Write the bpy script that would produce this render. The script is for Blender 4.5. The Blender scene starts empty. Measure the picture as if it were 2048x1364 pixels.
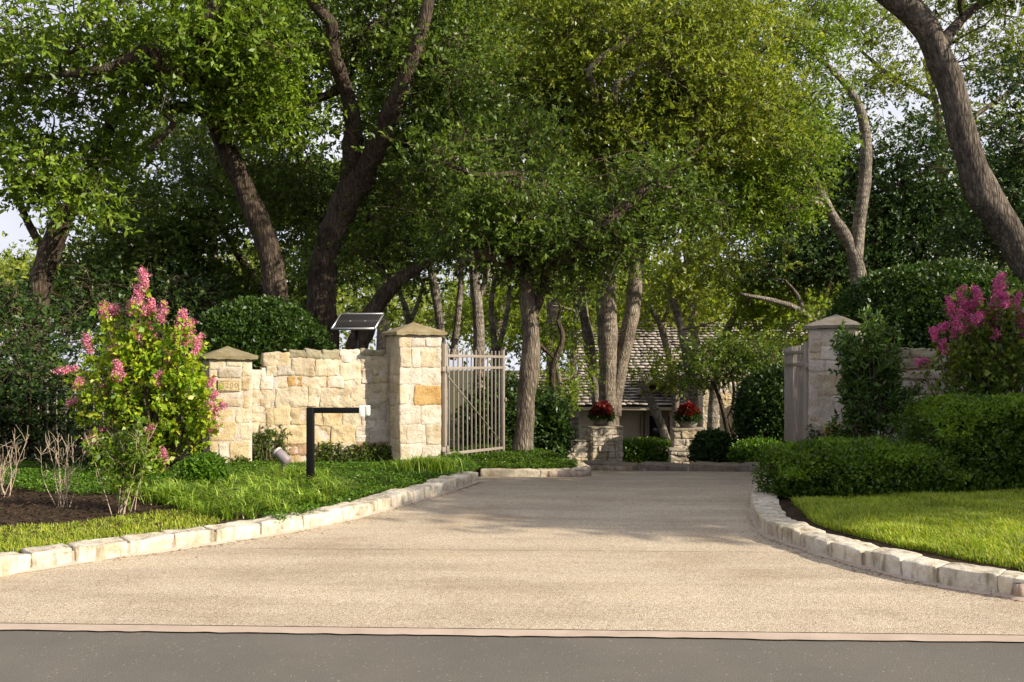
import bpy, math, random
import numpy as np
rng = np.random.default_rng(11); random.seed(11)
S = bpy.context.scene
COL = S.collection
F, CX, HY, CZ = 1800.0, 1024.0, 725.0, 1.6       # camera: focal length (px of a 2048 wide frame), eye height
A = np.array
def P(px, py, Y): return A([(px-CX)/F*Y, Y, CZ-(py-HY)/F*Y])
def G(px, py, z=0.0): return P(px, py, (CZ-z)*F/(py-HY))
def tz(y):                                        # terrain profile: the street is level, the drive falls away past the gate
    return np.interp(y, [-500, 12.3, 13.5, 24, 52, 70, 500], [0, 0, -.1, -1.15, -3.2, -3.6, -3.6])
def nrm(v):
    v = np.asarray(v, float); return v/np.maximum(np.linalg.norm(v, axis=-1, keepdims=True), 1e-9)
def runit(n): return nrm(rng.normal(size=(n, 3)))
# ---------------------------------------------------------------- noise
def _h(ix, iy, iz, s):
    n = (ix*374761393 + iy*668265263 + iz*1274126177 + s*974634777) & 0xffffffff
    n = ((n ^ (n >> 13))*1103515245) & 0xffffffff
    n = ((n ^ (n >> 16))*2246822519) & 0xffffffff
    return ((n ^ (n >> 15)) & 0xffff)/65535.0
def vn(p, scale=1.0, seed=0):
    p = np.asarray(p, float)*scale; i = np.floor(p).astype(np.int64); f = p-i; f = f*f*(3-2*f)
    o = 0
    for dx in (0, 1):
        for dy in (0, 1):
            for dz in (0, 1):
                w = (f[..., 0] if dx else 1-f[..., 0])*(f[..., 1] if dy else 1-f[..., 1])*(f[..., 2] if dz else 1-f[..., 2])
                o = o + w*_h(i[..., 0]+dx, i[..., 1]+dy, i[..., 2]+dz, seed)
    return o*2-1
def fbm(p, scale=1.0, seed=0): return vn(p, scale, seed)+.5*vn(p, scale*2.1, seed+1)+.25*vn(p, scale*4.3, seed+2)
# ---------------------------------------------------------------- mesh output
def raw(name, V, Q, mat, parent=None, smooth=False, col=None, tri=None):
    me = bpy.data.meshes.new(name)
    V = np.ascontiguousarray(V, np.float32); Q = np.ascontiguousarray(Q, np.int32)
    k = Q.shape[1]; nf = len(Q)
    me.vertices.add(len(V)); me.vertices.foreach_set('co', V.ravel())
    me.loops.add(nf*k); me.loops.foreach_set('vertex_index', Q.ravel())
    me.polygons.add(nf); me.polygons.foreach_set('loop_start', np.arange(0, nf*k, k, dtype=np.int32))
    if smooth: me.polygons.foreach_set('use_smooth', np.ones(nf, bool))
    if col is not None:
        at = me.color_attributes.new('Col', 'FLOAT_COLOR', 'POINT')
        c = np.ones((len(V), 4), np.float32); c[:, :3] = col; at.data.foreach_set('color', c.ravel())
    me.materials.append(mat); me.update(calc_edges=True)
    o = bpy.data.objects.new(name, me); COL.objects.link(o)
    if parent: o.parent = parent; o.matrix_parent_inverse = parent.matrix_basis.inverted()
    return o
class MB:
    def __init__(s): s.V = []; s.Q = []; s.C = []; s.n = 0
    def add(s, V, Q, c=(1, 1, 1)):
        V = np.asarray(V, float).reshape(-1, 3); Q = np.asarray(Q, int).reshape(-1, 4)
        s.V.append(V); s.Q.append(Q+s.n); s.n += len(V)
        s.C.append(np.broadcast_to(A(c, float), (len(V), 3))); return s
    def box(s, c, h, ex=(1, 0, 0), ey=(0, 1, 0), ez=(0, 0, 1), col=(1, 1, 1)):
        c, ex, ey, ez = map(lambda a: np.asarray(a, float), (c, ex, ey, ez))
        V = [c+sx*h[0]*ex+sy*h[1]*ey+sz*h[2]*ez for sx in (-1, 1) for sy in (-1, 1) for sz in (-1, 1)]
        return s.add(V, [[0, 1, 3, 2], [4, 6, 7, 5], [0, 4, 5, 1], [2, 3, 7, 6], [0, 2, 6, 4], [1, 5, 7, 3]], col)
    def bar(s, a, b, w, t=None, col=(1, 1, 1), side=None):   # square bar from a to b
        a, b = A(a, float), A(b, float); d = b-a; L = np.linalg.norm(d); d = d/L
        sd = np.asarray(side, float) if side is not None else (A([1., 0, 0]) if abs(d[2]) > .8 else nrm(np.cross(d, [0, 0, 1])))
        sd = nrm(sd-d*np.dot(sd, d)); u = np.cross(sd, d)
        return s.box((a+b)/2, (w/2, (t or w)/2, L/2), sd, u, d, col)
    def tube(s, pts, rad, seg=8, col=(1, 1, 1), rough=0, cap=True, seed=0):
        pts = np.asarray(pts, float); rad = np.broadcast_to(np.asarray(rad, float), (len(pts),)); n = len(pts)
        T = nrm(np.gradient(pts, axis=0)); ref = A([0.13, .97, .2]) if abs(T[0, 1]) < .9 else A([1., 0, 0])
        u = nrm(np.cross(ref, T)); w = np.cross(T, u); a = np.linspace(0, 2*np.pi, seg, endpoint=False)
        R = rad[:, None, None]*(np.cos(a)[None, :, None]*u[:, None]+np.sin(a)[None, :, None]*w[:, None])
        V = pts[:, None]+R
        if rough:
            dn = nrm(R); nz = vn(V*A([1, 1, .35]), 1.2/rad.max(), seed)*.5+vn(V*A([1, 1, .3]), 3.5/rad.max(), seed+3)*.28
            V = V+dn*(nz*rough*rad[:, None])[..., None]
        i = np.arange(n-1)[:, None]*seg; j = np.arange(seg)[None]; k = (j+1) % seg
        Q = np.stack([i+j, i+k, i+seg+k, i+seg+j], -1).reshape(-1, 4)
        V = V.reshape(-1, 3)
        if cap:
            V = np.vstack([V, pts[0], pts[-1]]); b0 = len(V)-2; b1 = b0+1; L = (n-1)*seg
            Q = np.vstack([Q]+[[[b0, (q+1) % seg, q, b0], ][0:1] for q in range(0)]+
                          [np.array([[(2*q+2) % seg, (2*q+1) % seg, 2*q, b0] for q in range(seg//2)]),
                           np.array([[L+2*q, L+(2*q+1) % seg, L+(2*q+2) % seg, b1] for q in range(seg//2)])])
        return s.add(V, Q, col)
    def stone(s, c, h, ex, ey, ez, r=.02, res=.035, rough=.012, col=(1, 1, 1), seed=0, faces='xXyYzZ', freq=9, warp=0.0):
        # rounded, rough-faced block: half sizes h along ex, ey, ez
        c, ex, ey, ez = map(lambda a: np.asarray(a, float), (c, ex, ey, ez)); h = np.asarray(h, float)
        B = np.stack([ex, ey, ez]); r = min(r, h.min()*.9)
        for f in faces:
            ax = 'xyz'.index(f.lower()); sg = 1 if f.isupper() else -1; a1, a2 = [(1, 2), (2, 0), (0, 1)][ax]
            n1 = int(np.clip(math.ceil(2*h[a1]/res), 2, 22)); n2 = int(np.clip(math.ceil(2*h[a2]/res), 2, 22))
            def ax_pts(hh, n):
                q = np.linspace(-hh, hh, n+1); return np.unique(np.concatenate([q, [-hh+r*.35, hh-r*.35]]))
            g1, g2 = np.meshgrid(ax_pts(h[a1], n1), ax_pts(h[a2], n2), indexing='ij')
            L = np.zeros(g1.shape+(3,)); L[..., ax] = sg*h[ax]; L[..., a1] = g1; L[..., a2] = g2
            q = np.clip(L, -(h-r), h-r); d = L-q; ln = np.maximum(np.linalg.norm(d, axis=-1, keepdims=True), 1e-9)
            L = q+d/ln*r; W = c+L@B; nd = (d/ln)@B
            rid = np.abs(vn(W, freq*.55, seed+9))
            W = W+nd*((fbm(W, freq, seed)*.7+.9*(.35-rid))*rough)[..., None]
            if warp: W = W+(vn(c+L@B, 5.5, seed+21)*warp)[..., None]*ex+(vn(c+L@B, 5.5, seed+33)*warp)[..., None]*ez
            a, b = L.shape[:2]; I = np.arange(a*b).reshape(a, b)
            Q = np.stack([I[:-1, :-1], I[1:, :-1], I[1:, 1:], I[:-1, 1:]], -1).reshape(-1, 4)
            if sg < 0: Q = Q[:, ::-1]
            s.add(W.reshape(-1, 3), Q, col)
        return s
    def grid(s, V, col=(1, 1, 1)):
        V = np.asarray(V); a, b = V.shape[:2]; I = np.arange(a*b).reshape(a, b)
        return s.add(V.reshape(-1, 3), np.stack([I[:-1, :-1], I[1:, :-1], I[1:, 1:], I[:-1, 1:]], -1).reshape(-1, 4), col)
    def build(s, name, mat, parent=None, smooth=False, bevel=0):
        o = raw(name, np.vstack(s.V), np.vstack(s.Q), mat, parent, smooth, np.vstack(s.C))
        o.data.validate()
        if bevel:
            m = o.modifiers.new('bev', 'BEVEL'); m.width = bevel; m.segments = 2; m.limit_method = 'ANGLE'
        return o
def tag(o, label, cat, group=None):
    o['label'] = label; o['category'] = cat
    if group: o['group'] = group
    return o
def struct(o, kind='structure'): o['kind'] = kind; return o
def empty(name, loc, label, cat, group=None):
    o = bpy.data.objects.new(name, None); COL.objects.link(o); o.location = [float(q) for q in loc]
    o.empty_display_size = .1
    return tag(o, label, cat, group)
# ---------------------------------------------------------------- materials
def M(name):
    m = bpy.data.materials.new(name); m.use_nodes = True; nt = m.node_tree; nt.nodes.clear()
    out = nt.nodes.new('ShaderNodeOutputMaterial'); return m, nt, out
def nd(nt, t, _in=None, **kw):
    n = nt.nodes.new('ShaderNode'+t)
    for k, v in kw.items(): setattr(n, k, v)
    for k, v in (_in or {}).items():
        if isinstance(v, bpy.types.NodeSocket): nt.links.new(v, n.inputs[k])
        else: n.inputs[k].default_value = v
    return n
def ramp(nt, fac, stops):
    r = nd(nt, 'ValToRGB', {0: fac}); e = r.color_ramp.elements
    while len(e) < len(stops): e.new(.5)
    for q, (p, c) in zip(e, stops): q.position = p; q.color = (*c, 1) if len(c) == 3 else c
    return r.outputs[0]
def mulc(nt, a, b, fac=1.0, bt='MULTIPLY'):
    n = nt.nodes.new('ShaderNodeMix'); n.data_type = 'RGBA'; n.blend_type = bt
    ins = [i for i in n.inputs if i.type == 'RGBA']; fi = n.inputs[0]
    for s, v in ((fi, fac), (ins[0], a), (ins[1], b)):
        if isinstance(v, bpy.types.NodeSocket): nt.links.new(v, s)
        else: s.default_value = v if not isinstance(v, tuple) or len(v) == 4 else (*v, 1)
    return [o for o in n.outputs if o.type == 'RGBA'][0]
def noise(nt, vec, scale, detail=4, rough=.6):
    return nd(nt, 'TexNoise', {'Vector': vec, 'Scale': scale, 'Detail': detail, 'Roughness': rough}).outputs[0]
def gray(lo, hi): return [(0.0, (lo,)*3), (1.0, (hi,)*3)]
def finish(nt, out, col, rough=.8, bump=None, bstr=.4, bdist=.02, spec=.3, metal=0):
    p = nd(nt, 'BsdfPrincipled', {'Base Color': col, 'Roughness': rough, 'Specular IOR Level': spec, 'Metallic': metal})
    if bump is not None:
        b = nd(nt, 'Bump', {'Height': bump, 'Strength': bstr, 'Distance': bdist}); nt.links.new(b.outputs[0], p.inputs['Normal'])
    nt.links.new(p.outputs[0], out.inputs[0]); return p
def objvec(nt): return nd(nt, 'NewGeometry').outputs['Position']

def leafmat(name, cols, trans=.35, var=.35, rough=.42, tint=(1.25, 1.15, .6), vs=.9):
    m, nt, out = M(name); g = nd(nt, 'NewGeometry')
    c = ramp(nt, g.outputs['Random Per Island'], [(i/(len(cols)-1), q) for i, q in enumerate(cols)])
    n = ramp(nt, noise(nt, g.outputs['Position'], vs, 3), [(.3, (1-var,)*3), (.7, (1+var, 1+var*.9, 1-var*.2))])
    c = mulc(nt, c, n)
    p = nd(nt, 'BsdfPrincipled', {'Base Color': c, 'Roughness': rough, 'Specular IOR Level': .35})
    t = nd(nt, 'BsdfTranslucent', {'Color': mulc(nt, c, tint)})
    mx = nd(nt, 'MixShader', {0: trans, 1: p.outputs[0], 2: t.outputs[0]}); nt.links.new(mx.outputs[0], out.inputs[0])
    return m
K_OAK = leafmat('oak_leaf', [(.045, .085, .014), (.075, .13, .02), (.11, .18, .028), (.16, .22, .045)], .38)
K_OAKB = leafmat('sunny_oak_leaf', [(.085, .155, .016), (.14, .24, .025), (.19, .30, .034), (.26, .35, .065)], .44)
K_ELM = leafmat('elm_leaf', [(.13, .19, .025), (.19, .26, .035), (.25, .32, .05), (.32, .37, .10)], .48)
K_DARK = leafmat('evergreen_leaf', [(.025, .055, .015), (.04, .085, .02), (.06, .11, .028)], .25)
K_LIME = leafmat('young_leaf', [(.14, .22, .03), (.20, .30, .035), (.26, .34, .05)], .5)
K_CRAPE = leafmat('crape_leaf', [(.11, .23, .018), (.21, .36, .025), (.34, .46, .035), (.48, .50, .06)], .45, .3)
K_CRAPER = leafmat('crape_leaf_green', [(.05, .10, .016), (.085, .155, .02), (.15, .22, .03), (.24, .25, .05)], .38, .3)
K_BOX = leafmat('boxwood_leaf', [(.03, .07, .010), (.055, .115, .014), (.085, .165, .018), (.13, .21, .025)], .35, .3, vs=2.5)
K_SUNTOP = leafmat('sunlit_shoot_leaf', [(.10, .19, .02), (.16, .28, .03), (.22, .35, .04)], .45, .25, vs=2.5)  # lighter green for hedge tops: their sunlight is put into the leaf colour
K_BOXD = leafmat('clipped_shrub_leaf', [(.022, .05, .01), (.04, .085, .014), (.06, .12, .018)], .25, .3, vs=2)
K_SHADE = leafmat('painted_shade_leaf', [(.014, .034, .010), (.024, .055, .014), (.045, .085, .02), (.09, .14, .03)], .25, .4)  # evergreen leaf darkened: the oaks' shade on the left shrubs is in the colour
K_GLOSS = leafmat('glossy_leaf', [(.04, .085, .02), (.07, .135, .028), (.12, .20, .045)], .3, .25, rough=.35)
K_COVER = leafmat('cover_leaf', [(.05, .12, .015), (.09, .19, .02), (.14, .27, .03)], .35, .35, vs=2.5)
K_GRASS = leafmat('lawn_grass', [(.14, .24, .02), (.25, .37, .03), (.36, .47, .045), (.44, .52, .08), (.48, .47, .14)], .42, .26, vs=2.2, rough=.5)
K_GRASSL = leafmat('verge_grass', [(.19, .28, .025), (.29, .39, .04), (.40, .48, .06), (.50, .47, .13)], .4, .22, vs=3, rough=.5)
K_STRAP = leafmat('strap_leaf', [(.10, .21, .02), (.19, .33, .03), (.30, .44, .05), (.46, .56, .16)], .4, .2, vs=3)
K_PINK = leafmat('pink_petal', [(.56, .12, .26), (.68, .22, .38), (.78, .36, .50), (.84, .52, .60)], .35, .2, rough=.6, tint=(1.1, .8, 1), vs=6)
K_MAG = leafmat('magenta_petal', [(.46, .06, .22), (.60, .10, .33), (.70, .17, .44), (.76, .30, .52)], .35, .2, rough=.6, tint=(1.1, .8, 1), vs=6)
K_RED = leafmat('red_petal', [(.09, .007, .009), (.17, .012, .014), (.28, .028, .025)], .3, .2, rough=.6, tint=(1.1, .7, .7), vs=6)
K_DRY = leafmat('dry_leaf', [(.10, .06, .03), (.18, .10, .05), (.25, .15, .08)], .1, .3, rough=.8)
K_CHIP = leafmat('mulch_chip', [(.018, .010, .006), (.04, .022, .013), (.07, .042, .026)], 0.02, .3, rough=.9)

def bark(name, dark, lite, sc=1.0, moss=0.0, band=0.0):
    m, nt, out = M(name); v = objvec(nt)
    mp = nd(nt, 'Mapping', {'Vector': v, 'Scale': (11*sc, 11*sc, 2.6*sc)}).outputs[0]
    a = noise(nt, mp, 1.6, 8, .7); vo = nd(nt, 'TexVoronoi', {'Vector': mp, 'Scale': 1.9}, feature='DISTANCE_TO_EDGE').outputs[0]
    big = noise(nt, v, 1.4, 4)
    c = ramp(nt, a, [(.34, dark), (.66, lite)])
    c = mulc(nt, c, ramp(nt, vo, [(0.0, (.45, .42, .4)), (.25, (1, 1, 1))]), .75)
    c = mulc(nt, c, ramp(nt, big, [(.35, (.6, .58, .56)), (.65, (1.25, 1.25, 1.2))]), 1)
    if band:
        bz = nd(nt, 'Mapping', {'Vector': v, 'Scale': (1.2, 1.2, 9)}).outputs[0]
        c = mulc(nt, c, ramp(nt, noise(nt, bz, 1.3, 4), [(.42, (.55, .52, .5)), (.55, (1.05, 1.05, 1.05))]), band)
    if moss:
        c = mulc(nt, c, (.16, .18, .08), ramp(nt, noise(nt, v, 3.1, 6), [(.55, (0, 0, 0)), (.7, (moss,)*3)]), 'MIX')
    h = nd(nt, 'Math', {0: a, 1: nd(nt, 'Math', {0: vo, 1: 1.2}, operation='MULTIPLY').outputs[0]}, operation='ADD').outputs[0]
    finish(nt, out, c, .9, h, .9, .05, .15); return m
B_OAK = bark('oak_bark', (.035, .026, .02), (.16, .125, .095), 1, .3)
B_GREY = bark('grey_bark', (.11, .092, .073), (.36, .305, .245), 1.1, .2)
B_PALE = bark('pale_bark', (.16, .14, .12), (.46, .42, .36), 1.3, .1, .8)
B_LEAN = bark('leaning_oak_bark', (.055, .047, .040), (.225, .19, .16), .9, .1)
B_ELM = bark('elm_bark', (.17, .145, .115), (.46, .40, .33), 1.2, .15, .5)
B_HEDGE = bark('hedge_twig', (.03, .022, .015), (.09, .07, .05), 3)
B_TWIG = bark('twig_bark', (.10, .075, .05), (.34, .27, .2), 3)

def stonemat(name, stain=.35, tintdark=(.42, .36, .28), bs=.5, sc=1.0, algae=0.0):
    m, nt, out = M(name); v = objvec(nt)
    c = nd(nt, 'Attribute', attribute_name='Col').outputs['Color']
    n1 = noise(nt, v, 5*sc, 6, .65); n2 = noise(nt, v, 26*sc, 6, .7); n3 = noise(nt, v, 1.6, 4)
    c = mulc(nt, c, ramp(nt, n1, [(.3, (.74, .66, .54)), (.55, (1, 1, 1)), (.75, (1.12, 1.12, 1.1))]), 1)
    c = mulc(nt, c, ramp(nt, n2, [(.3, (.8, .78, .74)), (.6, (1.05, 1.05, 1.05))]), .8)
    c = mulc(nt, c, tintdark, ramp(nt, n3, [(.52, (0, 0, 0)), (.72, (stain,)*3)]))
    if algae:
        mp = nd(nt, 'Mapping', {'Vector': v, 'Scale': (14, 14, 3)}).outputs[0]
        c = mulc(nt, c, (.34, .33, .24), ramp(nt, noise(nt, mp, 1, 5), [(.5, (0, 0, 0)), (.66, (algae,)*3)]))
    finish(nt, out, c, .9, nd(nt, 'Math', {0: n2, 1: n1}, operation='ADD').outputs[0], bs, .03, .15); return m
S_WALL = stonemat('limestone', .3, bs=.8)
S_KERB = stonemat('kerb_limestone', .25, (.5, .45, .38), .5, 1.3, .75)
S_CAP = stonemat('cap_stone', .4, (.6, .58, .5), .3)
S_GREY = stonemat('weathered_limestone', .5, (.5, .46, .4), .6, 1, .4)

def plain(name, col, rough=.5, metal=0, var=.12, sc=12, spec=.4, bump=0.0):
    m, nt, out = M(name); v = objvec(nt); n = noise(nt, v, sc, 5)
    c = mulc(nt, (*col, 1), ramp(nt, n, [(.3, (1-var,)*3), (.7, (1+var,)*3)]))
    finish(nt, out, c, rough, n if bump else None, bump, .01, spec, metal); return m
def colattr(name, rough=.6):
    m, nt, out = M(name); v = objvec(nt)
    c = mulc(nt, nd(nt, 'Attribute', attribute_name='Col').outputs['Color'], ramp(nt, noise(nt, v, 9, 5), [(.3, (.82,)*3), (.7, (1.12,)*3)]))
    finish(nt, out, c, rough); return m
X_GATE = plain('gate_paint', (.26, .225, .185), .45, 0, .12)
X_BLACK = plain('black_metal', (.005, .005, .005), .5, spec=.15)
X_WHITE = plain('white_plastic', (.72, .72, .68), .4, 0, .04)
X_ALU = plain('aluminium', (.55, .55, .54), .35, .8)
X_CELL = plain('solar_cell', (.006, .005, .006), .6, 0, .2, spec=.03)
X_GLASS = plain('dark_glass', (.03, .03, .03), .08, 0, .2)
X_LAMP = plain('lamp_bronze', (.20, .17, .18), .5)
X_LENS = plain('lamp_rim', (.42, .40, .40), .5)
X_IRON = plain('iron_paint', (.22, .20, .18), .5)
X_FRAME = plain('timber_frame', (.30, .24, .18), .6)
X_STUCCO = plain('cream_stucco', (.55, .47, .35), .9, 0, .12, 3)
X_COLUMN = plain('white_column', (.74, .70, .62), .8, 0, .08, 5)
X_BOWL = plain('concrete_bowl', (.20, .19, .16), .9, 0, .25, 9, .2, .3)
X_SHAKE = colattr('roof_shake', .85)

def ground_mats():
    m, nt, out = M('earth'); v = objvec(nt)
    c = ramp(nt, noise(nt, v, 7, 8, .7), [(.3, (.02, .014, .008)), (.7, (.075, .052, .032))])
    finish(nt, out, c, .95, noise(nt, v, 40, 6), .8, .03, .1); earth = m
    m, nt, out = M('forest_floor'); v = objvec(nt)
    c = ramp(nt, noise(nt, v, 2.5, 8, .7), [(.3, (.03, .035, .012)), (.7, (.10, .085, .045))])
    finish(nt, out, c, .95, noise(nt, v, 20, 6), .8, .05, .1); floor = m
    m, nt, out = M('asphalt'); v = objvec(nt)
    c = ramp(nt, noise(nt, v, 130, 4, .7), [(.3, (.092, .083, .070)), (.7, (.165, .150, .129))])
    vo = nd(nt, 'TexVoronoi', {'Vector': v, 'Scale': 110}); wn = nd(nt, 'TexWhiteNoise', {'Vector': vo.outputs['Position']})
    c = mulc(nt, c, (.42, .38, .32), ramp(nt, wn.outputs[0], [(.99, (0, 0, 0)), (.995, (.4,)*3)]), 'MIX')
    c = mulc(nt, c, ramp(nt, noise(nt, v, 1.1, 5), [(.3, (.86, .86, .87)), (.7, (1.1, 1.09, 1.06))]))
    finish(nt, out, c, .8, noise(nt, v, 150, 3), .5, .006, .3); asph = m
    m, nt, out = M('exposed_aggregate'); v = objvec(nt)
    d = noise(nt, v, 60, 2)
    vv = nd(nt, 'VectorMath', {0: v, 1: nd(nt, 'VectorMath', {0: nd(nt, 'Combine' + 'XYZ', {0: d, 1: d, 2: 0}).outputs[0], 1: (.008, .008, 0)}, operation='MULTIPLY').outputs[0]}).outputs[0]
    vo = nd(nt, 'TexVoronoi', {'Vector': vv, 'Scale': 125}); wn = nd(nt, 'TexWhiteNoise', {'Vector': vo.outputs['Position']})
    c = ramp(nt, wn.outputs[0], [(0.0, (.25, .21, .158)), (.2, (.42, .36, .27)), (.6, (.49, .43, .325)), (.9, (.57, .51, .41)), (1, (.70, .655, .56))])
    c = mulc(nt, c, ramp(nt, vo.outputs[0], [(.25, (1, 1, 1)), (.75, (.84, .76, .68))]))
    c = mulc(nt, c, ramp(nt, noise(nt, v, .9, 6, .62), [(.3, (.86, .82, .78)), (.5, (1, 1, 1)), (.7, (1.07, 1.05, 1.02))]))
    mp = nd(nt, 'Mapping', {'Vector': v, 'Scale': (.5, 3.2, 1)}).outputs[0]
    c = mulc(nt, c, ramp(nt, noise(nt, mp, .8, 5), [(.35, (.84, .82, .80)), (.6, (1.04, 1.04, 1.04))]))
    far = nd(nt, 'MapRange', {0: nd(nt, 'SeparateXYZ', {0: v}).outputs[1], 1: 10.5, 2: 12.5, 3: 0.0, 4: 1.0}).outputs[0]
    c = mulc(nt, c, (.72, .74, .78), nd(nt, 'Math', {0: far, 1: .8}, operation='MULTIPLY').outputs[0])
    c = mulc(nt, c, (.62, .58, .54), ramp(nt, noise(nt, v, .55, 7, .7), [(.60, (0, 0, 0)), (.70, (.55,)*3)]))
    finish(nt, out, c, .85, nd(nt, 'Math', {0: 1, 1: vo.outputs[0]}, operation='SUBTRACT').outputs[0], .5, .006, .2); agg = m
    m, nt, out = M('smooth_concrete'); v = objvec(nt)
    c = ramp(nt, noise(nt, v, 4, 6), [(.3, (.38, .30, .235)), (.7, (.48, .39, .31))])
    c = mulc(nt, c, ramp(nt, noise(nt, v, 90, 3), gray(.88, 1.08)))
    finish(nt, out, c, .85, noise(nt, v, 120, 3), .2, .004, .2); conc = m
    return earth, floor, asph, agg, conc
EARTH, FLOOR, ASPH, AGG, CONC = ground_mats()
# ---------------------------------------------------------------- leaves
class Leaves:
    def __init__(s): s.V = []; s.n = 0
    def add(s, pos, d, n, L, W, fold=.12):
        pos = np.asarray(pos); d = nrm(d); n = nrm(n-d*(n*d).sum(-1, keepdims=True)); sd = np.cross(d, n)
        L = np.broadcast_to(np.asarray(L, float), (len(pos),))[:, None]; W = np.broadcast_to(np.asarray(W, float), (len(pos),))[:, None]
        V = np.stack([pos, pos+d*L*.48+sd*W*.5+n*L*fold, pos+d*L-n*L*fold*.6, pos+d*L*.48-sd*W*.5+n*L*fold], 1)
        s.V.append(V); s.n += len(pos); return s
    def sprigs(s, c, out, k, L, W, length, up=.5, wild=.7):
        n = len(c); c = np.repeat(c, k, 0); t = rng.random((n*k, 1))
        ax = np.repeat(nrm(nrm(out)+wild*rng.normal(size=(n, 3))*.6), k, 0)
        d = nrm(ax*.55+rng.normal(size=(n*k, 3))*.6)
        nn = rng.normal(size=(n*k, 3))*.6; nn[:, 2] += up
        sc = np.exp(rng.normal(size=n*k)*.3).clip(.45, 1.7)
        return s.add(c+ax*t*length, d, nn, L*sc, W*sc)
    def build(s, name, mat, parent=None):
        if not s.V: return None
        V = np.vstack(s.V).reshape(-1, 3); return raw(name, V, np.arange(len(V)).reshape(-1, 4), mat, parent)
def proj(p): return CX+p[:, 0]/p[:, 1]*F, HY+(CZ-p[:, 2])/p[:, 1]*F
def thin(p, keep=.3, m=120):
    x, y = proj(p); inside = (x > -m) & (x < 2048+m) & (y > -m-40) & (p[:, 1] > .5)
    return inside | (rng.random(len(p)) < keep)
class Blades:
    def __init__(s): s.V = []
    def add(s, p, L, W, bend, lean=None, stiff=1.0):
        n = len(p); a = rng.random(n)*2*np.pi; h = np.stack([np.cos(a), np.sin(a), 0*a], 1)
        if lean is not None: h = nrm(h+lean)
        sd = np.stack([-h[:, 1], h[:, 0], 0*a], 1)*(W/2)[:, None]; L = L[:, None]; b = bend[:, None]; up = A([0, 0, 1.])
        m1 = p+up*L*.55*stiff+h*L*b*.3; tp = p+up*L*(1-.45*b)*stiff+h*L*b
        s.V.append(np.stack([p-sd, p+sd, m1+sd*.9, m1-sd*.9, m1-sd*.9, m1+sd*.9, tp+sd*.12, tp-sd*.12], 1)); return s
    def build(s, name, mat, parent=None):
        V = np.vstack(s.V); n = len(V)
        V = V[:, [0, 1, 2, 3, 6, 7]].reshape(-1, 3); b = np.arange(n)[:, None]*6
        Q = np.concatenate([b+A([[0, 1, 2, 3]]), b+A([[3, 2, 4, 5]])], 0)
        return raw(name, V, Q, mat, parent)
def cat(pts, k=6):                                # Catmull-Rom through points (any columns)
    p = np.asarray(pts, float); p = np.vstack([2*p[0]-p[1], p, 2*p[-1]-p[-2]]); o = []
    t = np.linspace(0, 1, k, endpoint=False)[:, None]
    for i in range(1, len(p)-2):
        a, b, c, d = p[i-1:i+3]; o.append(.5*(2*b+(c-a)*t+(2*a-5*b+4*c-d)*t**2+(3*b-a-3*c+d)*t**3))
    return np.vstack(o+[p[-2:-1]])
def inpoly(x, y, poly):
    r = np.zeros(len(x), bool); n = len(poly); j = n-1
    for i in range(n):
        xi, yi = poly[i]; xj, yj = poly[j]
        r ^= ((yi > y) != (yj > y)) & (x < (xj-xi)*(y-yi)/(yj-yi+1e-12)+xi); j = i
    return r
def dline(x, y, L):                                # distance to a polyline
    q = np.stack([x, y], -1); best = np.full(x.shape, 1e9)
    for a, b in zip(L[:-1], L[1:]):
        a = A(a); d = A(b)-a; t = np.clip(((q-a)@d)/(d@d), 0, 1)
        best = np.minimum(best, np.linalg.norm(q-(a+t[..., None]*d), axis=-1))
    return best
# ================================================================= GROUND
kl = [G(*q)[:2] for q in [(-260, 1192), (0, 1152), (125, 1133), (214, 1119), (294, 1109), (379, 1097), (439, 1088), (518, 1076), (600, 1062), (700, 1041), (800, 1013), (870, 993), (920, 977), (958, 963)]]
kl = [(-12., 5.55), (-8., 5.9)] + [tuple(q) for q in kl]
kr = [(4.0, 12.5), (3.35, 11.6), (2.85, 10.6)]+[tuple(G(*q)[:2]) for q in [(1509, 1040), (1532, 1071), (1557, 1083), (1591, 1095), (1628, 1108), (1669, 1120), (1720, 1136), (1782, 1151), (1856, 1169), (1929, 1182), (2012, 1195), (2100, 1207)]]+[(5.2, 5.62), (8, 5.35), (14, 5.1)]
kl = cat(kl, 5); kr = cat(kr, 5)
def offset(L, d):
    L = np.asarray(L); T = nrm(np.gradient(L, axis=0)); return L+np.stack([-T[:, 1], T[:, 0]], 1)*d
KW = .26
kli = offset(kl, KW); kri = offset(kr, KW)
def edge(x): return 5.277-.04*x                      # street edge
def sheet(name, xs, ys, zf, mat, warp=None):
    X, Y = np.meshgrid(xs, ys, indexing='ij'); Z = zf(X, Y); b = MB(); V = np.stack([X, Y if warp is None else warp(X, Y), Z], -1)
    return struct(b.grid(V).build(name, mat, smooth=True))
sheet('ground', np.array([-400, -60, -20, 20, 60, 400.]), np.array([-60, 0, 5, 9, 12.3, 13.5, 16, 20, 24, 35, 52, 70, 120, 600.]), lambda X, Y: tz(Y)-.06, FLOOR)
sheet('street', np.linspace(-40, 40, 21), np.linspace(0, 1, 5), lambda X, Y: 0*X-.008, ASPH, lambda X, Y: -14+(edge(X)+14)*Y)
sheet('gutter_strip', np.linspace(-20, 20, 1201), np.linspace(0, 1, 2), lambda X, Y: 0*X+.002, CONC, lambda X, Y: edge(X)-.012+.006*vn(np.stack([X, X*0, X*0], -1), 2.5)*(1-Y)+.008*vn(np.stack([X, X*0, X*0], -1), 11, 4)*(1-Y)+.125*Y)
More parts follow.
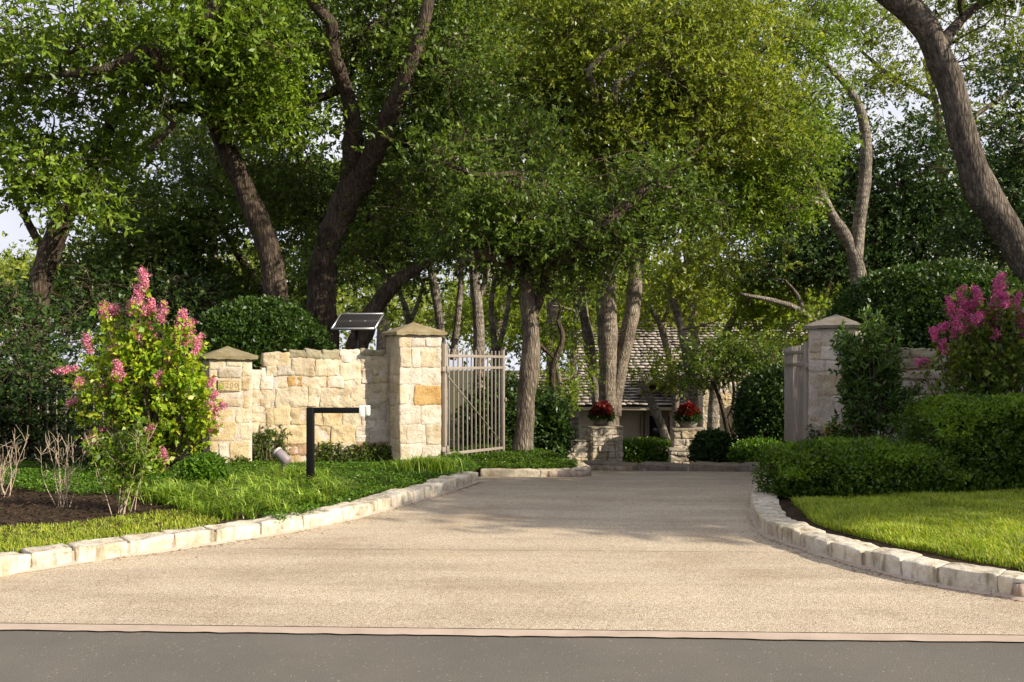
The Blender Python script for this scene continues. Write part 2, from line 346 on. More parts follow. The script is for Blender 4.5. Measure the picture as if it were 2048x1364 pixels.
sheet('driveway', np.linspace(-40, 40, 41), np.concatenate([np.linspace(0, .55, 6), np.linspace(.6, 1, 12)]), lambda X, Y: tz(edge(X)+.118+Y*13)+.004, AGG, lambda X, Y: edge(X)+.118+Y*13)
# joints cut in the drive: thin dark seams
def seam(name, a, b, w=.006, wob=.004):
    n = 60; t = np.linspace(0, 1, n); p = A(a)[None]*(1-t[:, None])+A(b)[None]*t[:, None]
    p[:, 1] += wob*vn(np.stack([t*30, t*0, t*0], 1)); d = w*(1+.6*vn(np.stack([t*60, t*0, t*0], 1), 1, 5))
    V = np.stack([np.stack([p[:, 0], p[:, 1]-d/2, tz(p[:, 1])+.008], 1), np.stack([p[:, 0], p[:, 1]+d/2, tz(p[:, 1])+.008], 1)], 1)
    return struct(MB().grid(V).build(name, plain(name+'_dark', (.16, .11, .075), .9)))
seam('pavement_joint', (-2.35, 7.72), (2.6, 7.55)); seam('pavement_joint', (-.5, 12.2), (3.5, 12.35), .012)
# ---- beds
def bed(name, poly, xr, yr, hf, step=.1, mat=EARTH):
    xs = np.arange(xr[0], xr[1], step); ys = np.arange(yr[0], yr[1], step); X, Y = np.meshgrid(xs, ys, indexing='ij')
    Z = hf(X, Y); inside = inpoly(X.ravel()+step/2, Y.ravel()+step/2, poly).reshape(X.shape)[:-1, :-1]
    I = np.arange(X.size).reshape(X.shape); Q = np.stack([I[:-1, :-1], I[1:, :-1], I[1:, 1:], I[:-1, 1:]], -1)[inside]
    u, inv = np.unique(Q, return_inverse=True); V = np.stack([X, Y, Z], -1).reshape(-1, 3)[u]
    return struct(raw(name, V, inv.reshape(-1, 4), mat, smooth=True))
polyL = [tuple(q) for q in offset(kl, KW*.6)]+[(-.45, 13), (-.9, 14.2), (-12, 14.2)]
polyR = [tuple(q) for q in offset(kr, KW*.6)]+[(14, 15), (4.6, 15)]
def hL(X, Y): return .085+.05*np.clip(dline(X, Y, kli[::3])/1.2, 0, 1.6)+.02*fbm(np.stack([X, Y, X*0], -1), 1.5)
def hR(X, Y):
    d = dline(X, Y, kri[::3]); return .085+.10*(1-np.exp(-d/.7))+.012*fbm(np.stack([X, Y, X*0], -1), 1.5)
bed('planting_bed', polyL, (-12, -.3), (5.4, 14.3), hL)
bed('lawn_bed', polyR, (2.4, 14), (5, 15), hR)
pisl = [(-.5, 13.1), (.95, 13.1), (1.12, 13.4), (.9, 14.5), (.4, 17.5), (-2, 17.5), (-2, 14)]
def hI(X, Y): return np.where(Y < 14, .0+0*X, .0-.03*(Y-14))
bed('island_bed', pisl, (-2.2, 1.4), (13, 18), hI)
# ---- kerbs
def kerb(name, line, h, w, label, seed, z=None, L0=.4, mat=S_KERB, hl=(.60, .56, .48)):
    b = MB(); line = np.asarray(line); seg = np.linalg.norm(np.diff(line, axis=0), axis=1); cum = np.concatenate([[0], np.cumsum(seg)]); r = random.Random(seed)
    at = lambda s: A([np.interp(s, cum, line[:, 0]), np.interp(s, cum, line[:, 1])])
    s = 0.0; up = A([0, 0, 1.]); k = 0
    mid = offset(line, w*.5)
    while s < cum[-1]-.12:
        L = min(L0*r.uniform(.78, 1.25), cum[-1]-s); a, e = at(s), at(s+L); t = nrm(e-a); n = A([-t[1], t[0]])
        gap = r.uniform(.005, .013); c = (a+e)/2+n*(w/2+r.uniform(-.008, .008)); zz = float(tz(c[1])) if z is None else z
        hh = h*r.uniform(.95, 1.06); v = r.uniform(.88, 1.1); wm = r.uniform(0, 1)
        colr = A(hl)*v*A([1, 1-.03*wm, 1-.10*wm])
        b.stone((c[0], c[1], zz+hh/2-.02), (L/2-gap, w/2, hh/2+.02), (*t, 0), (*n, 0), up, .014, .028, .014, colr, seed*50+k, 'xXyYZ', 8, .008)
        k += 1; s += L
    for i in range(len(line)-1):                    # mortar between the stones
        a, e = line[i], line[i+1]
        if np.linalg.norm(e-a) < .01: continue
        t = nrm(e-a); n = A([-t[1], t[0]]); c = (a+e)/2+n*(w*.5); zz = float(tz(c[1])) if z is None else z
        b.box((c[0], c[1], zz+h*.46-.02), (np.linalg.norm(e-a)/2+.004, w*.5-.012, h*.475), (*t, 0), (*n, 0), up, (.44, .355, .28))
    return tag(b.build(name, mat, smooth=True), label, 'kerb')
kerb('stone_kerb', kl, .135, KW, 'long white limestone kerb along the planting bed with the stone wall', 3, 0.0)
kerb('stone_kerb', kr, .14, KW, 'curved white limestone kerb around the lawn below the clipped hedge', 5, 0.0, .36)
isl = cat([(-.46, 13.02), (.3, 13.02), (.95, 13.03), (1.12, 13.2), (1.2, 13.6), (1.05, 14.4)], 4)
kerb('stone_kerb', isl, .115, .16, 'short low stone kerb in front of the island under the gate', 7, -.06, .95, S_GREY, (.50, .45, .35))
fore = cat([(1.25, 18.6), (1.6, 17.6), (2.6, 17.0), (3.6, 16.5), (4.8, 15.8), (6.5, 15.2)], 5)
kerb('stone_kerb', fore, .14, .5, 'weathered grey stone kerb below the two flower bowl piers', 9, None, .9, S_GREY, (.25, .22, .18))
# mortar toe between kerb and drive
for nm, ln in (('mortar_toe', kl[8:]), ('mortar_toe', kr[8:])):
    V = []
    o1 = np.asarray(ln); o2 = offset(ln, -.035); j = vn(np.concatenate([o1, o1[:, :1]*0], 1), 6)*.02
    o2 = o1+(o2-o1)*(1+j[:, None]*14)
    V = np.stack([np.column_stack([offset(ln, .03), np.full(len(o1), .035)]), np.column_stack([o1, np.full(len(o1), .022)]), np.column_stack([o2, np.full(len(o1), .0065)])], 1)
    struct(MB().grid(V).build(nm, CONC, smooth=True))
# ================================================================= MASONRY
C_ = dict(W=(.63, .575, .485), C=(.57, .49, .355), G=(.54, .44, .27), O=(.54, .36, .15), B=(.40, .27, .18), P=(.53, .475, .39), M=(.36, .33, .23), K=(.61, .53, .39))
MORT = (.55, .48, .41)
class Face:                                         # a vertical plane: s runs along u, n is its outward normal
    def __init__(s, o, u): s.o = A(o, float); s.u = nrm(A(u, float)); s.n = A([s.u[1], -s.u[0]])
    def st(s, px, py):
        k = (px-CX)/F; t = (k*s.o[1]-s.o[0])/(s.u[0]-k*s.u[1]); Y = s.o[1]+t*s.u[1]; return t, CZ-(py-HY)/F*Y
    def put(s, b, s0, z0, s1, z1, col, prot=.02, seed=0, rough=.014, gap=.0035, r=.013):
        s0, s1 = min(s0, s1)+gap, max(s0, s1)-gap; z0, z1 = min(z0, z1)+gap, max(z0, z1)-gap
        if s1-s0 < .03 or z1-z0 < .03: return
        c2 = s.o+s.u*(s0+s1)/2+s.n*(prot-.06); tilt = rng.normal()*.012
        ex = nrm(A([s.u[0], s.u[1], tilt])); ez = nrm(A([-s.u[0]*tilt, -s.u[1]*tilt, 1])); ey = A([-s.n[0], -s.n[1], 0])
        v = rng.uniform(.80, 1.02); b.stone((*c2, (z0+z1)/2), ((s1-s0)/2, .06, (z1-z0)/2), ex, ey, ez, r, .03, rough, A(col)*v, seed, 'xXyzZ', rng.uniform(9, 16), .012)
    def px(s, b, rects, grow=1.2, prot=(.008, .035), rough=.014):
        for i, (x0, y0, x1, y1, c) in enumerate(rects):
            a = s.st(x0-grow, y0-grow); e = s.st(x1+grow, y1+grow)
            s.put(b, a[0], e[1], e[0], a[1], C_[c], rng.uniform(*prot), i*7, rough)
    def fill(s, b, s0, s1, z0, z1, ch=(.14, .28), cw=(.2, .5), pal='WWCP', prot=(.008, .03), joint=.012, rough=.014):
        z = z0
        while z < z1-.04:
            h = rng.uniform(*ch); h = z1-z if z1-z-h < ch[0]*.7 else h; x = s0
            while x < s1-.03:
                w = rng.uniform(*cw); w = s1-x if s1-x-w < cw[0]*.7 else w
                if h > .22 and w < .4 and rng.random() < .35:
                    m = h*rng.uniform(.4, .6)
                    s.put(b, x, z, x+w, z+m, C_[random.choice(pal)], rng.uniform(*prot), int(rng.integers(9999)), rough, joint)
                    s.put(b, x, z+m, x+w, z+h, C_[random.choice(pal)], rng.uniform(*prot), int(rng.integers(9999)), rough, joint)
                else: s.put(b, x, z, x+w, z+h, C_[random.choice(pal)], rng.uniform(*prot), int(rng.integers(9999)), rough, joint)
                x += w
            z += h
def core(b, o, u, w, d, z0, z1, col=MORT):
    u = nrm(A(u)); v = A([-u[1], u[0]]); c = A(o)+u*w/2+v*d/2
    b.stone((*c, (z0+z1)/2), (w/2, d/2, (z1-z0)/2), (*u, 0), (*v, 0), (0, 0, 1), .012, .06, .006, col, 77, 'xXyYzZ', 14)
def cap(name, o, u, w, d, z, rise, over, parent, col, th=.045):
    u = nrm(A(u)); v = A([-u[1], u[0]]); c = A(o)+u*w/2+v*d/2; b = MB(); a, e = w/2+over, d/2+over; n = 16
    t = np.linspace(-1, 1, n+1); X, Y = np.meshgrid(t, t, indexing='ij'); m = np.maximum(abs(X), abs(Y))
    Wd = c[None, None]+X[..., None]*a*u+Y[..., None]*e*v
    Z = z+th+rise*(1-m); V = np.dstack([Wd, Z]); V[..., 2] += .004*fbm(V, 9)
    V[..., 2] -= .010*np.exp(-((X-Y*0-.18)/.04)**2)*(Y < 0)+.008*np.exp(-((Y-.1)/.05)**2)*(X < 0)   # seams between the cap slabs
    b.grid(V, col); ring = np.vstack([V[:, 0], V[-1, 1:], V[::-1, -1][1:], V[0, ::-1][1:]]); low = ring.copy(); low[:, 2] = z+.012*vn(ring, 20); low[:, :2] = c+(low[:, :2]-c)*.985
    b.grid(np.stack([low, ring], 1), col); inn = low.copy(); inn[:, :2] = c; b.grid(np.stack([inn, low], 1), A(col)*.8)
    return b.build(name, S_CAP, parent)
th = math.radians(26); U = (math.cos(th), math.sin(th)); Vv = A([-U[1], U[0]])
# -- tall gate pillar (left)
C0 = P(800, 700, 12.95)[:2]; W0 = C0+Vv*.48
f = Face(C0, U); wT = f.st(882, 700)[0]
pil = empty('gate_pillar', (*C0, .1), 'tall square limestone gate pillar with orange stone beside the open slatted gate', 'pillar')
b = MB(); core(b, C0+A([f.n[0], f.n[1]])*.0, U, wT, .62, .02, 2.0, (.58, .52, .44))
f.px(b, [(800, 672, 822, 694, 'C'), (823, 672, 850, 693, 'W'), (851, 672, 881, 693, 'W'), (800, 697, 822, 734, 'K'), (824, 697, 840, 734, 'W'), (841, 700, 870, 734, 'K'), (871, 697, 881, 734, 'W'),
         (800, 738, 841, 768, 'W'), (844, 738, 881, 768, 'W'), (800, 771, 816, 807, 'K'), (818, 771, 828, 807, 'W'), (829, 772, 881, 808, 'O'), (800, 811, 840, 847, 'W'), (843, 811, 881, 847, 'W'),
         (800, 850, 812, 886, 'K'), (814, 850, 850, 886, 'W'), (852, 850, 881, 888, 'K'), (800, 890, 842, 913, 'W'), (845, 891, 881, 913, 'W'), (800, 916, 840, 938, 'W'), (843, 916, 881, 938, 'K')], 1.3, (.005, .014), .010)
Face(C0+Vv*.62, -Vv).fill(b, 0, .60, .05, 1.99, (.18, .32), (.25, .45), 'CCPK', (.002, .014), 0, .007)
Face(C0+A(U)*wT, Vv).fill(b, .02, .62, .05, 1.99, (.18, .32), (.25, .45), 'CCWK', (.002, .014), .003, .007)
b.build('stonework', S_WALL, pil, True); cap('cap', C0, U, wT, .62, 2.0, .16, .075, pil, (.27, .23, .14))
# -- low address pillar
C1 = W0+A(U)*Face(W0, U).st(501, 800)[0]-Vv*.13; f1 = Face(C1, U); s1 = f1.st(418, 800)[0]; O1 = C1+A(U)*s1; f1 = Face(O1, U); w1 = -s1
ap = empty('address_pillar', (*O1, .1), 'short limestone pillar carrying the engraved number plaque, beside the pink crape myrtle', 'pillar')
b = MB(); core(b, O1+A(f1.n)*.002, U, w1, .6, .02, 1.645)
f1.px(b, [(418, 719, 449, 740, 'K'), (453, 719, 481, 732, 'K'), (484, 718, 500, 753, 'C'), (437, 735, 481, 755, 'P'), (419, 742, 434, 756, 'C'), (484, 755, 500, 780, 'G'), (485, 783, 499, 816, 'G'), (419, 759, 432, 782, 'C'),
          (439, 785, 481, 797, 'W'), (441, 800, 480, 813, 'C'), (419, 785, 437, 813, 'C'), (420, 819, 467, 839, 'G'), (471, 818, 499, 845, 'C'), (420, 843, 474, 881, 'G'), (479, 848, 499, 881, 'C'), (420, 885, 433, 917, 'G'),
          (437, 888, 455, 914, 'W'), (459, 885, 499, 917, 'G'), (420, 920, 480, 944, 'C'), (484, 920, 499, 944, 'C')], .8, (.004, .016), .008)
Face(O1+Vv*.6, -Vv).fill(b, 0, .58, .05, 1.63, (.18, .3), (.22, .4), 'CPKP', (.004, .02), .01, .01)
Face(C1, Vv).fill(b, .02, .14, .05, 1.63, (.18, .3), (.22, .4), 'CPKP', (.002, .01), .01, .008)
b.build('stonework', S_WALL, ap, True); cap('cap', O1, U, w1, .6, 1.645, .14, .07, ap, (.24, .21, .13))
pa, pe = f1.st(435.5, 759.5), f1.st(480.5, 782.5); pm = ((pa[0]+pe[0])/2, (pa[1]+pe[1])/2); hw, hh = (pe[0]-pa[0])/2, (pa[1]-pe[1])/2
u3 = A([*f1.u, 0]); n3 = A([*f1.n, 0]); z3 = A([0, 0, 1.]); pc = A([*(f1.o+f1.u*pm[0]), pm[1]])
pb = MB(); pb.box(pc+n3*.014, (hw, .018, hh), u3, n3, z3, (.54, .44, .27))
pq = pb.build('number_plaque', S_WALL, ap, bevel=.004)
gb = MB(); gi = pc+n3*.0330
for sx in (-1, 1): gb.box(gi+u3*sx*(hw-.022), (.0045, .0015, hh-.014), u3, n3, z3, (.2, .15, .08))
for sz in (-1, 1): gb.box(gi+z3*sz*(hh-.018), (hw-.029, .0015, .0045), u3, n3, z3, (.2, .15, .08))
gb.build('engraved_border', plain('engraving', (.27, .205, .115), .9), pq)
cu = bpy.data.curves.new('engraved_number', 'FONT'); cu.body = '3200'; cu.size = hh*1.3; cu.offset = .002; cu.align_x = 'CENTER'; cu.align_y = 'CENTER'; cu.extrude = .0015; cu.space_character = 1.15
cu.materials.append(bpy.data.materials['engraving'])
to = bpy.data.objects.new('engraved_number', cu); COL.objects.link(to)
from mathutils import Matrix, Vector
Rm = Matrix((u3, z3, n3)).transposed().to_4x4(); Rm.translation = Vector(pc+n3*.0330); to.matrix_world = Rm
# text as mesh child
dg = bpy.context.evaluated_depsgraph_get(); tm = bpy.data.meshes.new_from_object(to.evaluated_get(dg)); tm.transform(Rm)
bpy.data.objects.remove(to); to = bpy.data.objects.new('engraved_number', tm); COL.objects.link(to); to.parent = pq
# -- rubble wall between them
wl = Face(W0, U); sL = wl.st(503, 800)[0]
b = MB(); sm = wl.st(541, 800)[0]
core(b, W0+A(U)*sm+A(wl.n)*.010, U, -sm, .34, .02, 1.72); core(b, W0+A(U)*sL+A(wl.n)*.010, U, sm-sL, .34, .02, 1.50)
wl.px(b, [(527, 708, 549, 731, 'C'), (551, 706, 580, 729, 'G'), (534, 734, 553, 751, 'C'), (555, 732, 586, 750, 'P'), (549, 753, 574, 774, 'C'), (576, 753, 603, 772, 'O'), (501, 742, 522, 778, 'W'), (523, 736, 545, 778, 'W'),
          (501, 781, 519, 811, 'C'), (521, 781, 549, 811, 'C'), (552, 777, 614, 811, 'K'), (502, 814, 530, 845, 'C'), (532, 816, 544, 849, 'G'), (547, 813, 577, 849, 'G'), (501, 848, 519, 878, 'C'), (522, 852, 548, 883, 'C'), (552, 853, 612, 884, 'G'),
          (580, 701, 611, 715, 'M'), (613, 701, 644, 716, 'M'), (646, 701, 678, 718, 'M'), (681, 699, 719, 723, 'W'), (722, 700, 767, 711, 'M'), (722, 714, 743, 736, 'C'), (746, 714, 774, 748, 'C'), (584, 719, 627, 751, 'C'), (631, 720, 675, 750, 'K'), (681, 726, 720, 760, 'K'),
          (724, 739, 743, 764, 'P'), (746, 751, 774, 764, 'G'), (606, 755, 651, 772, 'K'), (655, 755, 684, 774, 'W'), (702, 764, 730, 799, 'K'), (687, 763, 700, 776, 'K'), (737, 768, 772, 801, 'C'), (617, 774, 638, 791, 'K'), (617, 793, 635, 811, 'C'), (641, 777, 700, 813, 'C'), (702, 801, 734, 813, 'C'),
          (581, 815, 612, 849, 'G'), (615, 815, 643, 850, 'G'), (647, 815, 681, 851, 'G'), (685, 815, 721, 852, 'C'), (724, 804, 772, 840, 'P'), (724, 842, 747, 855, 'W'), (749, 843, 772, 855, 'W'), (615, 853, 659, 890, 'G'), (663, 854, 709, 883, 'G'), (711, 857, 736, 869, 'W'), (712, 871, 736, 882, 'W'), (740, 857, 772, 882, 'W'),
          (562, 886, 612, 910, 'B'), (615, 893, 658, 920, 'G'), (664, 886, 710, 918, 'C'), (714, 885, 774, 918, 'B'), (502, 881, 560, 908, 'C'), (502, 912, 556, 942, 'C'), (560, 913, 612, 942, 'G'), (615, 922, 680, 942, 'C'), (684, 921, 774, 942, 'C')], 1.9, (.012, .032), .022)
wt = Face(W0-A(wl.n)*.16, U)                          # rough coping stones along the top
x = sm
while x < -.05:
    w = rng.uniform(.16, .34); wt.put(b, x, 1.66, min(x+w, 0), 1.752+rng.uniform(-.008, .008), C_[random.choice('MMPW')], .15, int(rng.integers(999)), .022, .006, .03); x += w
tag(b.build('stone_wall', S_WALL, None, True), 'lit tan limestone rubble wall joining the address pillar to the tall gate pillar', 'wall')
# -- right pillar, wall and far pillar
U2 = (math.cos(th), -math.sin(th)); V2 = A([U2[1]*-1, U2[0]]); C2 = P(1617, 700, 12.8)[:2]; f2 = Face(C2, U2)
rp = empty('gate_pillar', (*C2, .1), 'shaded white limestone gate pillar with grey cap behind the glossy upright shrub', 'pillar')
b = MB(); core(b, C2-A(f2.n)*.0, U2, .68, .62, .02, 2.08)
f2.px(b, [(1619, 660, 1646, 680, 'W'), (1649, 660, 1684, 690, 'P'), (1687, 660, 1715, 676, 'K'), (1619, 683, 1643, 704, 'P'), (1619, 707, 1640, 719, 'K'), (1643, 694, 1684, 719, 'W'), (1619, 722, 1650, 743, 'W'), (1653, 722, 1715, 743, 'W'), (1619, 746, 1646, 790, 'P'), (1648, 746, 1690, 790, 'K'), (1619, 793, 1668, 842, 'W'), (1671, 793, 1715, 842, 'W'), (1620, 846, 1644, 872, 'P'), (1647, 846, 1676, 875, 'O'), (1678, 846, 1715, 875, 'P'), (1620, 878, 1715, 910, 'W'), (1687, 680, 1715, 719, 'P')], 1, (.002, .012), .008)
Face(C2+V2*.62, -V2).fill(b, 0, .60, .05, 2.06, (.18, .32), (.25, .45), 'WWPK', (.002, .012), .008, .008)
b.build('stonework', S_WALL, rp, True); cap('cap', C2, U2, .68, .62, 2.08, .17, .06, rp, (.19, .17, .14))
W2 = C2+V2*.2; fw = Face(W2, U2)
b = MB(); core(b, W2+A(U2)*.66+A(fw.n)*.006, U2, 1.95, .34, .02, 1.75, (.46, .40, .34))
fw.fill(b, .68, 2.55, .1, 1.5, (.16, .3), (.25, .6), 'WWPPPC', (.008, .045), .014, .024)
fw.fill(b, .68, 2.55, 1.5, 1.8, (.14, .16), (.14, .36), 'MMPBWM', (.008, .05), .012, .024)
tag(b.build('stone_wall', S_WALL, None, True), 'shaded pale stone wall with mossy top behind the second crape myrtle', 'wall')
C3 = W2+A(U2)*2.56-V2*.14; f3 = Face(C3, U2)
ep = empty('end_pillar', (*C3, .1), 'pale stone end pillar partly hidden by pink flowers at the frame edge', 'pillar')
b = MB(); core(b, C3-A(f3.n)*.0, U2, .65, .62, .02, 2.2); f3.fill(b, 0, .65, .1, 2.19, (.18, .3), (.22, .45), 'WWPK', (.002, .014), .008, .008)
Face(C3+V2*.62, -V2).fill(b, 0, .6, .05, 2.18, (.18, .32), (.25, .45), 'WWPK', (.002, .012), .008, .008)
b.build('stonework', S_WALL, ep, True); cap('cap', C3, U2, .65, .62, 2.2, .17, .06, ep, (.19, .17, .14))
# ================================================================= GATES
def gate(hx, fx, z0h, z0f, ztop, zpost, nb, label, braced=True):
    h = A(hx, float); e = A(fx, float); d = e-h; L = np.linalg.norm(d); t = d/L; n = A([t[1], -t[0]]); t3 = A([*t, 0]); n3 = A([*n, 0])
    g = empty('gate_leaf', (*h, z0h), label, 'gate', 'pair of open slatted driveway gates')
    p = lambda s, z, o=0: A([*(h+t*s*L), z])+n3*o
    MB().bar(p(0, z0h-.1), p(0, zpost), .075, side=t3).build('hinge_post', X_GATE, g, bevel=.006)
    MB().bar(p(1, z0f+.02), p(1, zpost-.05), .065, side=t3).build('end_post', X_GATE, g, bevel=.006)
    zl = lambda s: z0h+.2+(z0f-z0h+.02)*s
    MB().bar(p(.01, ztop-.10), p(.985, ztop-.10), .04, .045).build('rail', X_GATE, g, bevel=.004)
    MB().bar(p(.01, ztop-.29), p(.985, ztop-.29), .04, .045).build('rail', X_GATE, g, bevel=.004)
    MB().bar(p(.01, zl(0)), p(.985, zl(1)+.0), .04, .045).build('rail', X_GATE, g, bevel=.004)
    for i in range(nb):
        s = (i+1)/(nb+1); MB().bar(p(s, z0h+(z0f-z0h)*s, 0), p(s, ztop, 0), .022, side=t3).build('picket', X_GATE, g, bevel=.003)
    if braced:
        MB().tube([p(.03, ztop-.4, .03), p(.97, zl(1)+.08, .03)], .007, 6).build('brace_rod', X_GATE, g)
    for z in (z0h+.28, ztop-.3):
        hb = MB(); hb.box(p(0, z)-t3*.07-n3*-.01, (.06, .035, .035), t3, n3); hb.tube([p(0, z-.05)+n3*.055, p(0, z+.05)+n3*.055], .022, 8); hb.build('hinge', X_GATE, g, bevel=.004)
    MB().box(p(1, .95)+n3*.04, (.02, .03, .03), t3, n3).build('latch', X_GATE, g, bevel=.003)
gate((-1.015, 13.42), (-.165, 15.85), .03, -.12, 1.80, 1.88, 13, 'open taupe metal gate leaf with diagonal rod, hung from the tall orange-stoned pillar')
gate((4.235, 12.95), (4.74, 15.55), .0, -.1, 1.86, 1.90, 14, 'open gate leaf seen nearly edge-on beside the shaded white pillar')
# -- iron fence left of the address pillar
fp = O1+Vv*.3; fd = nrm(A([-.93, .12]))
fn = empty('iron_fence', (*fp, .1), 'thin grey iron fence of upright bars behind the left crape myrtle', 'fence')
for z in (.3, 1.15): MB().bar((*(fp+fd*.02), z), (*(fp+fd*2.6), z), .03).build('rail', X_IRON, fn)
for i in range(18): q = fp+fd*(.12+i*.14); MB().bar((*q, .08), (*q, 1.28), .018).build('picket', X_IRON, fn)
# ================================================================= SMALL FIXTURES
q = G(621, 975, .15); kp = empty('keypad_post', (q[0], q[1], .1), 'black square steel post with a horizontal arm holding a white box', 'entry post')
tp = P(621, 815, q[1])[2]; MB().bar((q[0], q[1], .05), (q[0], q[1], tp), .082, side=(1, 0, 0)).build('post', X_BLACK, kp, bevel=.006)
ax1 = P(719, 820, q[1])[0]; MB().bar((q[0]+.0415, q[1], tp-.0325), (ax1, q[1], tp-.0325), .065, side=(0, 1, 0)).build('arm', X_BLACK, kp, bevel=.005)
bx = MB(); bx.box((ax1+.036, q[1], tp-.04), (.035, .045, .066)); ko = bx.build('sensor_box', X_WHITE, kp, bevel=.006)
MB().box((ax1+.098, q[1]-.012, tp-.035), (.026, .036, .060)).build('cover', plain('ivory_plastic', (.66, .66, .56), .4, 0, .04), ko, bevel=.012)
# spotlight
q = P(567, 938, 11.4); sp = empty('spotlight', (q[0], q[1], .1), 'small bronze garden spotlight on a stake aimed at the stone wall', 'light')
a = P(556, 905, 11.4); e = P(577, 925, 11.35); d = nrm(a-e)
MB().tube([e-d*.0, e+d*.015, a-d*.02, a], [.045, .066, .066, .066], 16, cap=True).build('lamp_head', X_LAMP, sp, True)
MB().tube([a, a+d*.028, a+d*.03], [.069, .069, .058], 16).build('lens_rim', X_LENS, sp, True)
MB().tube([(e+a)/2-d*.02, P(568, 932, 11.4), (q[0], q[1], .08)], [.02, .024, .02], 10).build('stake', X_LAMP, sp, True)
q = G(470, 1012, .1); sk = empty('sprinkler', (q[0], q[1], .1), 'tiny black sprinkler head poking up among strappy grass', 'sprinkler')
MB().tube([(q[0], q[1], .05), (q[0], q[1], .24)], .016, 10).build('riser', X_BLACK, sk, True)
MB().tube([(q[0], q[1], .235), (q[0], q[1], .25), (q[0], q[1], .275), (q[0], q[1], .28)], [.018, .028, .028, .02], 12).build('nozzle', X_BLACK, sk, True)
# solar panel behind the wall
bl = P(662, 658.4, 13.85); psi = math.radians(15); tau = math.radians(36); w, hgt = .69, .43
e1 = A([math.cos(psi), -math.sin(psi)*.3, 0]); e1 = nrm(e1); bk = A([math.sin(psi), math.cos(psi), 0]); e2 = nrm(bk*math.cos(tau)+A([0, 0, math.sin(tau)])); e2 = nrm(e2-e1*(e2@e1)*.0); nn = nrm(np.cross(e1, e2))
spn = empty('solar_panel', P(703, 700, 14.0), 'small tilted solar panel on a black pole above the stone wall', 'solar panel')
cen = bl+e1*w/2+e2*hgt/2; ey = np.cross(nn, e1)
MB().box(cen, (w/2-.012, hgt/2-.012, .008), e1, e2, nn).build('panel', X_CELL, spn)
fb = MB()
for sx in (-1, 1): fb.box(cen+e1*sx*(w/2-.009), (.010, hgt/2, .017), e1, e2, nn)
for sy in (-1, 1): fb.box(cen+e2*sy*(hgt/2-.009), (w/2-.019, .010, .0168), e1, e2, nn)
fb.build('frame', X_ALU, spn)
gl = MB()
for i in range(1, 17): gl.box(cen+e1*(-w/2+.015+(w-.03)*i/17)+nn*.0095, (.0022, hgt/2-.02, .001), e1, e2, nn)
gl.box(cen+nn*.0097, (w/2-.02, .0022, .0012), e1, e2, nn); gl.build('cell_lines', plain('cell_line', (.16, .155, .15), .6), spn)
for sx in (-.17, .17): MB().box(cen+e1*w*sx+nn*.010, (.008, .008, .0014), e1, e2, nn).build('terminal', X_WHITE, spn)
pt = cen-nn*.03; MB().bar((pt[0]-.02, pt[1], .0), (pt[0]-.02, pt[1], pt[2]-.05), .05).build('pole', X_BLACK, spn, bevel=.004)
MB().box((pt[0]-.02, pt[1]-.01, pt[2]-.05), (.035, .03, .035)).build('bracket', X_ALU, spn)
